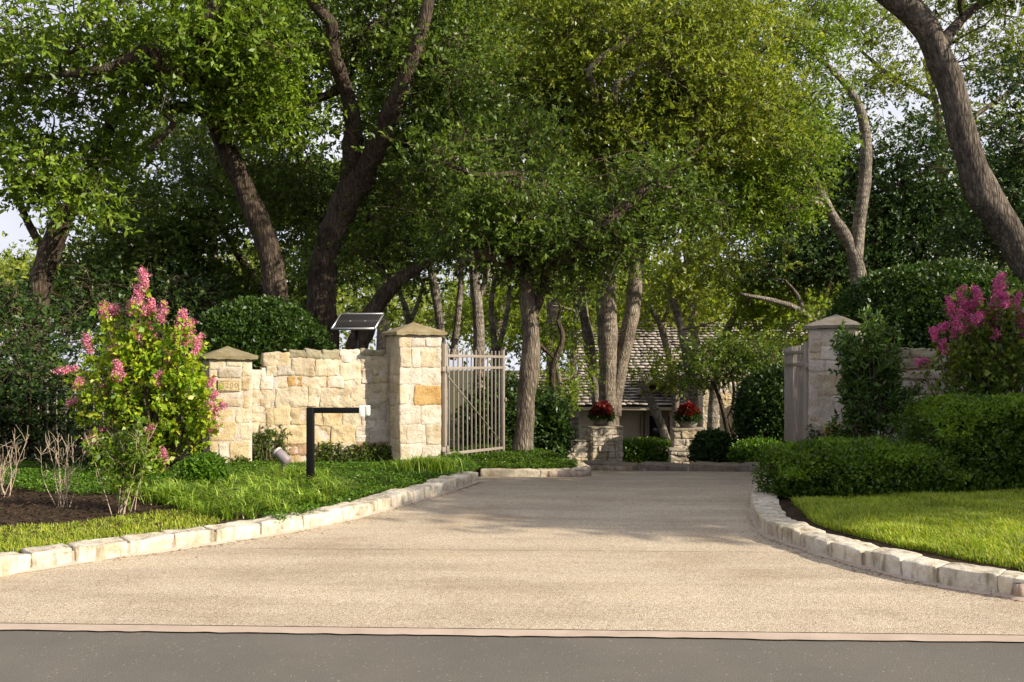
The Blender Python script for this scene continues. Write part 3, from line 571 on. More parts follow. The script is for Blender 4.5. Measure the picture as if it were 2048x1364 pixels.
# ================================================================= TREES
def limb_pts(tr, Y):
    out = []
    for q in tr:
        px, py, r = q[:3]; y = Y+(q[3] if len(q) > 3 else 0); p = P(px, py, y); out.append([*p, r/F*y])
    return A(out)
def wood(b, pts, seg, rough, seed=0):
    c = cat(pts, 6); c[:, 3] *= 1+.13*vn(c[:, :3], 1.4, seed); b.tube(c[:, :3], np.maximum(c[:, 3], .003), seg, rough=rough, seed=seed); return c
NLEAF = [0]
def tree(name, label, Y, trunk, limbs, blobs, leaf, bk, L=.085, W=.04, lai=3.0, cr=.42, base=True, cat_='tree', group=None, up=.15, ns=52, wild=.7, crown_name='crown', zf=.5, twigs=3, gap=.5, limb_bk=None):
    """trunk, limbs: lists of (px, py, radius px, extra depth) at depth Y; blobs: (px, py, rx px, ry px, depth, depth radius m)"""
    t = limb_pts(trunk, Y)
    if base:                                        # carry the trunk down to the terrain
        z0 = float(tz(t[0, 1]))-.15
        if t[0, 2] > z0+.2: t = np.vstack([[t[0, 0]+(t[0, 0]-t[1, 0])*.1, t[0, 1], z0, t[0, 3]*1.22], t])
    root = empty(name, t[0, :3], label, cat_, group); tb = MB(); wb = MB(); sd = random.randrange(999)
    allp = [wood(tb, t, 16, .30, sd)]
    lo = []
    for l in limbs:
        lb = MB(); allp.append(wood(lb, limb_pts(l, Y), 12, .28, sd+5)); lo.append(lb)
    allp = np.vstack(allp); lv = Leaves(); r_tip = allp[:, 3].min()
    for (px, py, rx, ry, y, rd) in blobs:
        c = P(px, py, y); R = A([rx/F*y, rd, ry/F*y]); area = math.pi*R[0]*R[2]
        n = 1.75*lai*area/(.5*L*W); k = 7; nc = max(3, int(n/(k*ns)))
        d = runit(nc); cl = c+d*R*(rng.random((nc, 1))**.33)
        if gap: cl = cl[fbm(cl*A([1, 1, 1.6]), .75, sd) > gap-.78]
        for q in cl:
            m = max(6, int(ns*rng.uniform(.5, 1.5))); g = rng.normal(size=(m, 3))*A([1, 1, zf])*cr*rng.uniform(.75, 1.25)
            p = q+g; o = g/cr+.5*(q-c)/R+A([0, 0, -.25]); kk = thin(p); p, o = p[kk], o[kk]
            if len(p): lv.sprigs(p, o, k, L, W, L*2.2, up, wild)
        # limbs feeding this clump of the crown
        dd = np.linalg.norm(allp[:, :3]-c, axis=1)+.8*np.maximum(0, allp[:, 2]-c[2]); i = int(dd.argmin()); s = allp[i, :3]; v = c-s; ln = np.linalg.norm(v); r0 = min(allp[i, 3]*.6, .02+.016*ln)
        if ln > .25:
            side = rng.normal(size=3)*ln*.12; tt = np.linspace(0, 1, 7)[:, None]
            pp = s+v*tt+side*np.sin(tt*np.pi)+rng.normal(size=(7, 3))*ln*.025*np.sin(tt*np.pi); tb.tube(pp, np.linspace(r0, .012, 7), 7, rough=.2, seed=sd)
        else: pp = A([s, c])
        if len(cl):
            for j in rng.choice(len(cl), min(len(cl), int(twigs*5)), False):
                a = pp[int(rng.integers(len(pp)//2, len(pp)))]; e = cl[j]; m_ = (a+e)/2+rng.normal(size=3)*np.linalg.norm(e-a)*.15
                tb.tube(cat([a, m_, e], 3), np.linspace(min(r0*.55, .022), .004, 7), 5, cap=False)
                for _ in range(6):
                    e2 = e+rng.normal(size=3)*cr*A([1.3, 1.3, .9]); wb.tube(cat([m_*.35+e*.65, (e+e2)/2+rng.normal(size=3)*.09, e2], 3), np.linspace(.009, .003, 7), 4, cap=False)
    tb.build('trunk', bk, root, True)
    if wb.V: wb.build('branchlet', B_TWIG, root, True)
    for lb in lo: lb.build('limb', limb_bk or bk, root, True)
    lv.build(crown_name, leaf, root); NLEAF[0] += lv.n
    return root
OAKG = 'live oaks behind the entrance walls'
# oak A: leaning left, behind the left round hedge
tree('live_oak_tree', 'dark oak trunk rising from the clipped dome and bending left', 17,
     [(553, 640, 26), (549, 560, 24), (530, 480, 23), (490, 380, 22), (450, 295, 22), (430, 220, 20), (425, 150, 17), (440, 60, 12), (470, -60, 7)],
     [[(428, 180, 18), (370, 150, 16, -1.8), (315, 120, 14, -2.6), (300, 95, 10, -2.8), (220, 135, 9, -3), (120, 150, 6, -3)], [(432, 230, 14), (370, 215, 11, -1), (335, 225, 9, -1.5), (345, 250, 6, -1.5), (300, 300, 5, -1.5)], [(425, 150, 12), (410, 60, 10, -2.6), (430, 0, 8, -2.8)]],
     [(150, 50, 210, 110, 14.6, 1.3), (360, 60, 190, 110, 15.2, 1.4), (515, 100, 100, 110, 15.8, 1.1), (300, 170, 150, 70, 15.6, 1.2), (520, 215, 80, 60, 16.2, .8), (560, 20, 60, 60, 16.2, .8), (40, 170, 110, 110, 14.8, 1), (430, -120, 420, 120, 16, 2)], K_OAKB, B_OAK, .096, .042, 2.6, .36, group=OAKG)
# oak B: forked, beside A
tree('live_oak_tree', 'thick forked oak behind the solar panel with two rising limbs', 18,
     [(645, 700, 29), (642, 600, 27), (655, 500, 26), (685, 415, 26), (725, 350, 23, -.4), (760, 280, 21, -.9), (790, 210, 19, -1.4), (820, 130, 15, -1.8), (850, 30, 11, -2), (870, -60, 6, -2)],
     [[(690, 400, 20), (702, 320, 19, -.5), (706, 245, 17, -1), (690, 175, 15, -1.5), (666, 110, 14, -1.9), (662, 50, 13, -2.1), (625, 5, 11, -2.2), (590, -50, 8, -2.2)], [(690, 170, 12), (655, 190, 9), (620, 200, 7)]],
     [(745, 40, 70, 110, 17.2, 1.0), (900, 130, 110, 150, 17.2, 1.4), (800, 60, 120, 110, 18.6, 1.2), (600, 110, 70, 70, 18.4, 1.2), (870, 300, 110, 110, 18.4, 1.2), (590, 290, 110, 100, 19.5, 1.2), (600, 420, 120, 90, 20, 1.2), (780, 430, 100, 90, 19.5, 1.2), (760, -120, 320, 110, 18, 2)], K_OAK, B_OAK, .085, .04, 3.0, .42, group=OAKG)
# oak C: far left, forked against the sky
tree('live_oak_tree', 'dark forked oak standing against bright sky near the left hedge mass', 16.5,
     [(72, 640, 22), (80, 570, 21), (100, 500, 20), (130, 430, 17), (160, 385, 13), (195, 310, 13), (225, 240, 10), (250, 180, 7)],
     [[(95, 500, 10), (70, 470, 8), (45, 420, 7), (25, 360, 6), (-10, 300, 5)], [(120, 440, 10), (105, 400, 8), (80, 380, 5)]],
     [(95, 270, 95, 80, 15.2, .9), (60, 350, 60, 40, 15.4, .6), (150, 380, 50, 70, 15.5, .5), (230, 300, 70, 70, 16.5, .8), (-60, 260, 90, 90, 15.5, 1)], K_OAKB, B_OAK, .105, .047, 2.6, .3, group=OAKG)
tree('live_oak_tree', 'smaller shadowed oak between the left forked oak and the leaning oak', 21,
     [(250, 640, 10), (235, 560, 9), (225, 480, 8), (215, 420, 6)], [[(440, 640, 9, 1), (520, 590, 8, 1), (470, 500, 7, 1), (430, 430, 6, 1)]],
     [(260, 480, 110, 90, 20.5, 1.3), (360, 430, 90, 90, 21, 1.2), (340, 560, 120, 70, 21, 1.2), (230, 580, 110, 50, 20.5, 1), (450, 540, 90, 80, 21.5, 1.2), (470, 300, 80, 110, 21, 1.2), (400, 330, 60, 60, 21, 1), (330, 300, 80, 70, 22, 1.2), (250, 380, 60, 60, 22, 1), (540, 360, 80, 80, 22, 1.2), (390, 480, 90, 80, 22, 1.2)], K_OAK, B_OAK, .10, .046, 2.4, .45, group=OAKG)
# tree D: the trunk on the island, its limb arching to the right
tree('live_oak_tree', 'straight grey oak trunk growing from the low island by the gate', 16,
     [(1044, 922, 20), (1046, 880, 18), (1052, 800, 17), (1062, 720, 18), (1060, 640, 17), (1054, 580, 16), (1058, 520, 15), (1068, 460, 12), (1082, 400, 8), (1090, 350, 5)],
     [[(1060, 640, 12), (1082, 590, 9), (1090, 540, 8), (1085, 480, 6)], [(1058, 540, 15), (1100, 522, 16, -.5), (1150, 497, 15, -1.0), (1210, 450, 13, -1.3), (1262, 402, 11, -1.4), (1300, 375, 8, -1.4), (1340, 345, 4, -1.4), (1375, 318, 1.5, -1.4)], [(1055, 540, 14), (1005, 520, 14, -.8), (955, 506, 13, -1.1), (930, 520, 9, -1.2), (905, 545, 6, -1.2)], [(1050, 560, 8), (1020, 400, 8, -1.2), (1040, 355, 9, -1.4), (960, 352, 7, -1.5), (905, 332, 4, -1.5), (850, 312, 1.5, -1.5)]],
     [(1060, 410, 110, 70, 14.8, .7), (960, 480, 80, 40, 15, .6), (1170, 470, 90, 50, 14.9, .7), (985, 440, 120, 80, 15.8, 1.0), (1110, 420, 120, 90, 15.8, 1.0), (1230, 430, 110, 80, 15.9, 1.0), (1110, 530, 130, 45, 16, .9), (1340, 400, 90, 70, 16, .9), (1040, 300, 110, 80, 16.5, 1), (880, 500, 70, 60, 16.8, .8), (1230, 500, 90, 40, 16.4, .8), (890, 320, 70, 45, 14.6, .5), (1350, 345, 60, 45, 14.7, .5), (1000, 370, 60, 35, 14.5, .4), (1200, 430, 60, 35, 14.6, .4)], K_OAK, B_GREY, .08, .038, 2.3, .36, group=OAKG, limb_bk=B_OAK)
ELMG = 'tall trees around the forecourt'
tree('elm_tree', 'stout grey trunk rising directly behind the left red flower bowl', 26,
     [(1217, 830, 21), (1217, 740, 20), (1214, 660, 21), (1212, 600, 20), (1218, 520, 17), (1215, 430, 14), (1200, 330, 10), (1180, 200, 7)],
     [[(1226, 830, 15), (1240, 740, 14), (1262, 640, 15), (1272, 560, 15), (1275, 490, 13), (1290, 400, 10), (1330, 280, 7)], [(1215, 430, 8), (1190, 200, 8, -4.5), (1180, 140, 7, -5), (1240, 90, 5, -5), (1330, 30, 3, -5)], [(1290, 400, 7), (1230, 200, 6, -5), (1265, 150, 5, -5.2), (1290, 125, 3, -5.2)]],
     [(1090, 120, 180, 120, 22.5, 1.6), (1260, 100, 180, 130, 22, 1.6), (1420, 110, 160, 130, 21.5, 1.6), (1180, 260, 180, 100, 22.5, 1.5), (1350, 260, 150, 110, 22, 1.5), (960, 210, 110, 110, 22.5, 1.4), (1200, -120, 420, 110, 22, 2.2), (1480, 240, 110, 110, 21.5, 1.3)], K_ELM, B_ELM, .10, .042, 2.2, .45, gap=.3, group=ELMG)
tree('elm_tree', 'tree with twin bending pale limbs forking low above the right pillar', 24,
     [(1718, 600, 16), (1712, 530, 15), (1700, 490, 12), (1670, 440, 11), (1640, 385, 10), (1612, 335, 8), (1590, 290, 5)],
     [[(1712, 520, 13), (1718, 450, 12), (1728, 370, 12), (1732, 300, 12), (1725, 235, 10), (1705, 190, 8), (1670, 145, 6), (1630, 110, 4)]],
     [(1560, 300, 100, 100, 22.5, 1.2), (1530, 420, 110, 80, 23, 1.2), (1590, 80, 80, 80, 24, 1.2), (1640, 20, 60, 60, 24.5, 1), (1440, 400, 90, 80, 23, 1), (1600, 200, 60, 60, 23.5, .9)], K_OAKB, B_PALE, .095, .042, 2.3, .4, group=ELMG)
# F: the big leaning trunk at right
tree('live_oak_tree', 'massive bare oak trunk leaning left across the upper right corner', 15,
     [(2180, 800, 42), (2095, 640, 38), (2044, 520, 29), (2000, 440, 28), (1962, 375, 31), (1936, 300, 27), (1912, 215, 25), (1882, 120, 25), (1845, 50, 26), (1785, -10, 26), (1700, -70, 26), (1600, -160, 20)],
     [[(1875, 105, 14), (1905, 60, 11, .3), (1950, 15, 9, .6), (2010, -20, 7, 1)], [(1978, 400, 18), (1950, 388, 22), (1934, 380, 14)]],
     [(1500, -160, 200, 110, 14, 1.5), (2080, -80, 140, 90, 15, 1.2), (1950, -120, 140, 90, 14.5, 1.2)], K_OAK, B_LEAN, .085, .04, 2.0, .4, group=OAKG)
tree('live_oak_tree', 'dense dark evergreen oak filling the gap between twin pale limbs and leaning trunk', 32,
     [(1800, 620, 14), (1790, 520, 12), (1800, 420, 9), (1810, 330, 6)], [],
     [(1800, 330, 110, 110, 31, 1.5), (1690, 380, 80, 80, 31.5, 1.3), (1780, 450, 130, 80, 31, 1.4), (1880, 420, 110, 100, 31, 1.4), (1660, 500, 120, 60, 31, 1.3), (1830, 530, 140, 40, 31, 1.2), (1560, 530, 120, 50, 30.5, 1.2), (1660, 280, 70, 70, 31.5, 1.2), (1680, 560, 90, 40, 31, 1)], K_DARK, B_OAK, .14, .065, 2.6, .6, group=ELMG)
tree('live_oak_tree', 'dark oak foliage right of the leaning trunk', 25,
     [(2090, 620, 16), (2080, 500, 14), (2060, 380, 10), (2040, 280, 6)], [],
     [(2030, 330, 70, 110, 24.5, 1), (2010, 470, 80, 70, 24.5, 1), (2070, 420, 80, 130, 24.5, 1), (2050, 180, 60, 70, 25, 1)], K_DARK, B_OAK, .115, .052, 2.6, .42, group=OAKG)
tree('elm_tree', 'thin airy tree top showing pale sky behind the leaning trunk', 33,
     [(1900, 600, 12), (1890, 400, 10), (1880, 250, 7), (1850, 120, 5)], [[(1885, 300, 6), (1940, 240, 5), (2010, 190, 4), (2060, 150, 3)], [(1870, 200, 5), (1780, 150, 4), (1720, 100, 3)]],
     [(1760, 150, 120, 60, 32, 1.4), (1830, 230, 110, 50, 32.5, 1.3), (1960, 110, 110, 60, 32, 1.4), (1990, 250, 90, 40, 32, 1.2), (1720, 60, 80, 50, 32, 1.2), (1870, 30, 120, 50, 32, 1.4), (2010, 30, 80, 60, 31, 1.2)], K_ELM, B_GREY, .115, .048, 1.35, .45, group=ELMG)
# background trunks and understorey
def small(label, Y, tr, blobs, leaf, bk=B_PALE, limbs=(), L=.12, lai=2.0, cr=.42, nm='slender_tree', g='slender trees between the gate and the house', **k):
    tree(nm, label, Y, tr, list(limbs), blobs, leaf, bk, L, L*.44, lai, cr, group=g, **k)
small('slim trunk behind the gate pickets, lit on one side', 22, [(958, 720, 11), (957, 640, 11), (950, 570, 11), (946, 520, 9), (940, 440, 6)], [(930, 380, 120, 70, 21.5, 1.2), (960, 300, 90, 70, 21.5, 1)], K_OAK, limbs=[[(955, 600, 7), (975, 550, 6), (985, 500, 4)]])
small('thin grey trunk leaning left just above the tall gate pillar', 23, [(885, 740, 9), (880, 650, 9), (868, 570, 8), (855, 500, 6), (845, 430, 4)], [(850, 400, 90, 70, 22.5, 1.1), (800, 560, 80, 50, 23, 1)], K_OAK, limbs=[[(905, 720, 8), (915, 640, 7), (922, 560, 6), (918, 480, 4)]])
small('dark trunk leaning right behind the solar panel', 17.5, [(712, 720, 22), (730, 660, 20), (755, 610, 19), (790, 568, 15), (830, 540, 10), (865, 520, 6), (890, 500, 3)], [(760, 500, 90, 50, 18.5, .9), (850, 470, 80, 50, 18, .9), (930, 470, 70, 40, 17.8, .7)], K_OAK, B_OAK, L=.085, lai=1.8, cr=.34)
small('pale mottled trunk left of the stout one behind the flower bowl', 27, [(1196, 830, 11), (1186, 740, 11), (1172, 650, 11), (1165, 600, 9), (1160, 520, 6)], [(1140, 600, 80, 50, 27, 1.2), (1120, 530, 90, 40, 27, 1.2)], K_LIME, L=.13, lai=1.3)
small('bare leaning white trunk in front of the house door', 30, [(1338, 900, 9), (1326, 860, 8.5), (1310, 820, 8), (1292, 782, 7.5), (1278, 765, 6)], [(1300, 740, 70, 35, 30, 1), (1360, 750, 50, 30, 30, .8)], K_ELM, B_PALE, L=.13, lai=1.2)
small('trunk with small fork left of the house gable, brown bark', 31, [(1352, 830, 8), (1345, 740, 8), (1330, 680, 7), (1320, 650, 6), (1300, 610, 4)], [(1330, 580, 100, 45, 31, 1.3), (1370, 630, 50, 30, 31, 1), (1290, 640, 40, 30, 31, 1)], K_ELM, B_ELM, [[(1322, 655, 5), (1335, 620, 4), (1340, 580, 3)]], L=.14, lai=1.5)
small('mottled trunk rising behind the right red flower bowl', 29, [(1392, 850, 9), (1382, 760, 9), (1368, 690, 8.5), (1355, 630, 8), (1330, 560, 6)], [(1400, 580, 90, 40, 29, 1.2), (1440, 640, 50, 30, 28, 1), (1420, 520, 110, 50, 29, 1.2)], K_ELM, B_PALE, L=.13, lai=1.5)
small('white sunlit trunk leaning right against the shingle roof', 33, [(1424, 870, 10), (1430, 780, 9.5), (1440, 710, 9), (1455, 660, 8), (1475, 620, 6)], [(1500, 600, 90, 50, 32, 1.4), (1580, 640, 80, 50, 31, 1.2), (1570, 580, 90, 45, 31, 1.2), (1520, 690, 60, 30, 30, 1)], K_LIME, B_PALE, L=.14, lai=1.6)
small('small tree with sunlit pale branch spreading left of the right pillar', 22, [(1680, 700, 8), (1655, 660, 7), (1625, 640, 6.5), (1590, 615, 6), (1540, 600, 5), (1480, 588, 3)], [(1600, 600, 80, 45, 22, .8), (1540, 560, 80, 40, 22.5, .9), (1480, 620, 60, 30, 22.5, .7)], K_LIME, B_PALE, [[(1610, 630, 4), (1595, 590, 3), (1570, 560, 2)]], L=.10, lai=1.0, cr=.34)
small('low leafy tree in front of the house wall with dark forked stem', 21, [(1468, 930, 6), (1458, 880, 5), (1450, 840, 5), (1440, 800, 4), (1425, 760, 3)], [(1400, 750, 55, 35, 21, .7), (1460, 735, 60, 40, 21, .7), (1520, 720, 60, 40, 21, .7), (1430, 700, 50, 25, 21, .6)], K_OAK, B_OAK, [[(1452, 845, 4), (1465, 815, 3.5), (1467, 770, 3), (1455, 735, 2)], [(1478, 935, 4), (1470, 880, 3), (1455, 840, 2.5)]], L=.085, lai=1.8, cr=.26)
small('lime green maple left of the flower bowl pier', 24, [(1130, 900, 7), (1125, 830, 6), (1120, 770, 5), (1110, 720, 4)], [(1090, 740, 55, 35, 24, .8), (1125, 700, 45, 30, 24, .8), (1130, 780, 40, 30, 24, .6), (1090, 690, 60, 30, 24.5, .8), (1155, 750, 40, 40, 25.3, .6), (1100, 785, 45, 30, 24.5, .6)], K_LIME, B_GREY, L=.085, lai=1.6, cr=.26)
small('tall hazy tree in the middle distance left of the solar panel', 30, [(610, 700, 14), (615, 600, 13), (620, 500, 11), (625, 400, 8)], [(600, 520, 110, 70, 29, 1.5), (640, 400, 120, 80, 29, 1.5), (520, 600, 110, 60, 29, 1.4), (720, 560, 100, 60, 29, 1.2), (740, 470, 100, 60, 29.5, 1.3)], K_OAK, B_OAK, L=.14, lai=1.8)
small('leafy tree in the gap behind the slim gate trunks', 32, [(1000, 760, 9), (995, 680, 9), (1005, 600, 8), (1010, 520, 6)], [(1000, 640, 90, 50, 31, 1.4), (930, 600, 90, 40, 31, 1.4), (1010, 560, 100, 40, 31, 1.4), (860, 640, 60, 50, 31, 1.2)], K_LIME, B_GREY, L=.14, lai=1.3)
small('dark oak behind the island trunk with crooked branches', 23, [(1120, 900, 7), (1110, 820, 7), (1105, 740, 6), (1125, 680, 5), (1115, 640, 4)], [(1040, 780, 40, 60, 23, .7), (1110, 650, 70, 30, 23.5, .8), (1130, 560, 90, 40, 23, 1)], K_OAK, B_OAK, [[(1112, 720, 4), (1080, 690, 3.5), (1050, 660, 3)]], L=.10, lai=1.7, cr=.34)
small('slim pale trunk curving between the pillar cap and the gate', 25, [(820, 760, 7), (822, 680, 7), (812, 620, 6), (795, 570, 5), (790, 520, 4)], [(790, 500, 70, 40, 25, 1)], K_OAK, limbs=[[(818, 650, 5), (838, 600, 4), (850, 550, 3)]], lai=1.2)
small('pale twin stem standing between the gate and the island trunk', 28, [(985, 800, 7), (990, 700, 7), (982, 620, 6), (990, 550, 5)], [(980, 520, 80, 40, 28, 1)], K_LIME, limbs=[[(990, 720, 5), (1012, 640, 5), (1020, 570, 4)]], lai=1.0)
small('slim trunk between the island trunk and the stout forecourt tree', 29, [(1150, 830, 7), (1146, 720, 7), (1152, 620, 6), (1140, 540, 5)], [(1150, 650, 70, 35, 28.5, 1), (1100, 610, 60, 35, 28.5, 1)], K_LIME, lai=1.3)
small('sunlit leafy tree in front of the right end of the house roof', 27, [(1545, 900, 6), (1540, 820, 5), (1535, 740, 4), (1530, 700, 3)], [(1540, 720, 60, 40, 26.5, .9), (1590, 690, 45, 35, 26.5, .9), (1580, 760, 50, 40, 26, .8), (1640, 620, 60, 50, 27, .9)], K_LIME, L=.11, lai=.9)
BG = 'broad trees standing behind the forecourt'
for lb_, Y_, x_, bl_s, lf_ in [
    ('broad background tree behind the leaning oak', 37, 430, [(380, 260, 130, 100), (500, 200, 130, 110), (450, 380, 140, 90), (330, 400, 110, 90), (560, 330, 110, 110), (400, 80, 160, 100), (560, 60, 120, 100)], K_OAK),
    ('broad background tree behind the forked oak', 40, 760, [(700, 280, 130, 110), (830, 220, 130, 110), (760, 400, 150, 80), (900, 370, 120, 90), (660, 440, 110, 80), (760, 90, 150, 110), (900, 60, 130, 110)], K_OAK),
    ('broad sunny background tree above the island trunk', 38, 1100, [(1010, 160, 140, 110), (1150, 110, 140, 120), (1090, 300, 150, 100), (1000, 420, 120, 80), (1200, 400, 140, 80), (1080, 20, 180, 90)], K_ELM),
    ('broad sunny background tree above the house', 42, 1380, [(1300, 180, 140, 120), (1430, 120, 130, 120), (1380, 320, 150, 100), (1500, 260, 110, 110), (1330, 460, 140, 70), (1480, 430, 130, 80), (1330, 40, 150, 80), (1520, 60, 90, 70)], K_ELM),
    ('dark background tree behind the twin pale limbs', 36, 1720, [(1600, 420, 110, 100), (1720, 440, 130, 110), (1850, 420, 120, 110), (1800, 300, 100, 70), (1960, 470, 110, 100), (1640, 300, 80, 80), (2040, 380, 80, 120)], K_DARK)]:
    tree('broad_tree', lb_, Y_, [(x_, 800, 12), (x_+6, 650, 11), (x_-4, 500, 9), (x_+8, 350, 6)], [], [(*b_, Y_+rng.uniform(-1, 1), 1.8) for b_ in bl_s], lf_, B_GREY, .24, .12, 1.9, .7, group=BG, twigs=1)
# the far wood: one mass
fw_ = Leaves()
for i in range(46):
    px = -250+i*56+rng.uniform(-25, 25); y = rng.uniform(62, 85); thinz = 640 < px < 1020
    py = rng.uniform(560, 640); rx = rng.uniform(90, 140); ry = rng.uniform(70, 130)*(.7 if thinz or px < 200 else 1)
    c = P(px, py, y); R = A([rx/F*y, 2.5, ry/F*y]); nc = int(26*(.55 if thinz else 1)); cl = c+runit(nc)*R*(rng.random((nc, 1))**.33)
    for q in cl:
        g = rng.normal(size=(24, 3))*A([1, 1, .7])*1.0; fw_.sprigs(q+g, g, 6, .34, .16, .6)
fo = fw_.build('far_wood', K_ELM); struct(fo, 'stuff'); fo['label'] = 'hazy far wood showing between the trunks'; NLEAF[0] += fw_.n
# ================================================================= SHRUBS AND HEDGES
def shell(c, h, p=2.0, n=1000, thick=.25, zmin=0, bump=.06, seed=0, front=.35):
    d = runit(n*3); s = (abs(d[:, 0]/h[0])**p+abs(d[:, 1]/h[1])**p+abs(d[:, 2]/h[2])**p)**(-1/p)
    w = (s/s.max())**2; k = rng.random(len(d)) < w*1.5; d, s = d[k][:n], s[k][:n]
    pos0 = d*s[:, None]; r = 1-thick*rng.random(len(s))**2+bump*fbm(A(c)+pos0, 2.2, seed)+bump*.5*vn(A(c)+pos0, 9, seed+4); pos = A(c)+pos0*r[:, None]
    nn = nrm(np.sign(d)*np.abs(pos0/h)**(p-1)/h); k = (pos[:, 2] > zmin) & ((nn[:, 1] < .35) | (rng.random(len(s)) < front)); return pos[k], nn[k]
def hedge(name, label, c, h, p, n, leaf, L, W, thick=.25, zmin=.1, group=None, catg='hedge', bump=.06, sprig=5, shoots=0, loose=0.0, **kw):
    root = empty(name, (c[0], c[1], zmin), label, catg, group)
    pos, nn = shell(c, h, p, int(n/sprig), thick, zmin, bump, int(rng.integers(99)), **kw)
    lv = Leaves(); lv.sprigs(pos-nn*L*.6, nn+A([0, 0, .35+loose]), sprig, L, W, L*(2.0+loose), .4, .6); p2, n2 = shell(c, A(h)*.74, p, int(n/22), .5, zmin, .03, 5, front=1.0); lv.sprigs(p2, n2, 4, L*2.0, W*2.0, L*2, .3, .8); lv.build('foliage', leaf, root); NLEAF[0] += lv.n
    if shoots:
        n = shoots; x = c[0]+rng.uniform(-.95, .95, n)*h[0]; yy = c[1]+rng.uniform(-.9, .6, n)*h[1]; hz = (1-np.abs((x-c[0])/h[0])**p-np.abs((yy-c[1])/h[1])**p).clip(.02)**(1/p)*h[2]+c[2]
        pp = np.stack([x, yy, hz-.02+.05*fbm(np.stack([x, yy, x*0], 1), 3)], 1); l2 = Leaves(); l2.sprigs(pp, rng.normal(size=(n, 3))*.35+A([0, -.1, 1]), 6, L*.95, W, .10, .3, .4); l2.build('sunlit_shoots', K_SUNTOP, root); NLEAF[0] += l2.n  # upright shoots on the top, coloured as if in sun
    b = MB()
    for i in range(int(14+10*h[0])):                 # woody stems inside
        a = A([c[0]+rng.uniform(-.8, .8)*h[0], c[1]+rng.uniform(-.7, .7)*h[1], zmin-.05]); e = A([c[0]+(a[0]-c[0])*1.1, c[1]+(a[1]-c[1])*1.15, c[2]+h[2]*rng.uniform(.2, .75)])
        b.tube(cat([a, (a+e)/2+rng.normal(size=3)*.06, e], 3), np.linspace(.016, .006, 7), 5)
    b.build('stem', B_HEDGE, root, True); return root
def pxhedge(name, label, x0, x1, y0, y1, Y, dh, p, n, leaf, L, **k):
    a, e = P(x0, y1, Y), P(x1, y0, Y); c = (a+e)/2; return hedge(name, label, c, A([(e[0]-a[0])/2, dh, (e[2]-a[2])/2]), p, n, leaf, L, L*.55, **k)
# rounded domes behind the walls
pxhedge('domed_shrub', 'clipped dark green dome behind the lit stone wall', 372, 672, 603, 950, 15.0, 1.1, 2.3, 70000, K_BOXD, .055, thick=.12, zmin=-.2, catg='shrub', bump=.03)
pxhedge('domed_shrub', 'large clipped dome rising above the shaded stone wall', 1650, 2075, 534, 900, 15.2, 1.5, 2.4, 100000, K_BOXD, .055, thick=.12, zmin=-.2, catg='shrub', bump=.03)
# front hedges at right
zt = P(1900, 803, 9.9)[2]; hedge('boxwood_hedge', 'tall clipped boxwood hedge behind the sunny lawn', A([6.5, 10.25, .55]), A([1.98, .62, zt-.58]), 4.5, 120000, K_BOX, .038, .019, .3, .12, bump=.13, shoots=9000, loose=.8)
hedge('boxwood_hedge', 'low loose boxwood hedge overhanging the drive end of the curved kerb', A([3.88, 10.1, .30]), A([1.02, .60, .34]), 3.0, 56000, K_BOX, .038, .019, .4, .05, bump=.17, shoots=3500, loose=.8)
# courtyard hedges
pxhedge('boxwood_hedge', 'small lit boxwood block between the two flower bowl piers', 1243, 1346, 884, 930, 27, .6, 6, 9000, K_BOX, .07, thick=.15, zmin=-1.6)
pxhedge('arched_hedge', 'dark tall rounded hedge beside the edge-on gate leaf', 1478, 1640, 738, 960, 19.5, .8, 2.6, 24000, K_DARK, .075, thick=.15, zmin=-.9)
pxhedge('evergreen_shrub', 'low green mound at the foot of the dark rounded hedge', 1460, 1580, 885, 945, 18.5, .5, 2.4, 7000, K_COVER, .06, thick=.3, zmin=-.7, catg='shrub')
pxhedge('evergreen_shrub', 'ivy covered mound against the right flower bowl pier', 1385, 1470, 865, 945, 20.5, .5, 2.2, 8000, K_DARK, .065, thick=.3, zmin=-.9, catg='shrub')
pxhedge('evergreen_shrub', 'dark leafy shrub between the island trunk and the low pier wall', 1040, 1140, 800, 930, 22, .7, 2.2, 13000, K_DARK, .085, thick=.6, zmin=-1.0, catg='shrub', bump=.35, loose=.5)
pxhedge('evergreen_shrub', 'dark bush behind the gate pickets', 930, 1060, 770, 935, 20, .7, 2.2, 13000, K_DARK, .08, thick=.6, zmin=-.8, catg='shrub', bump=.35, loose=.5)
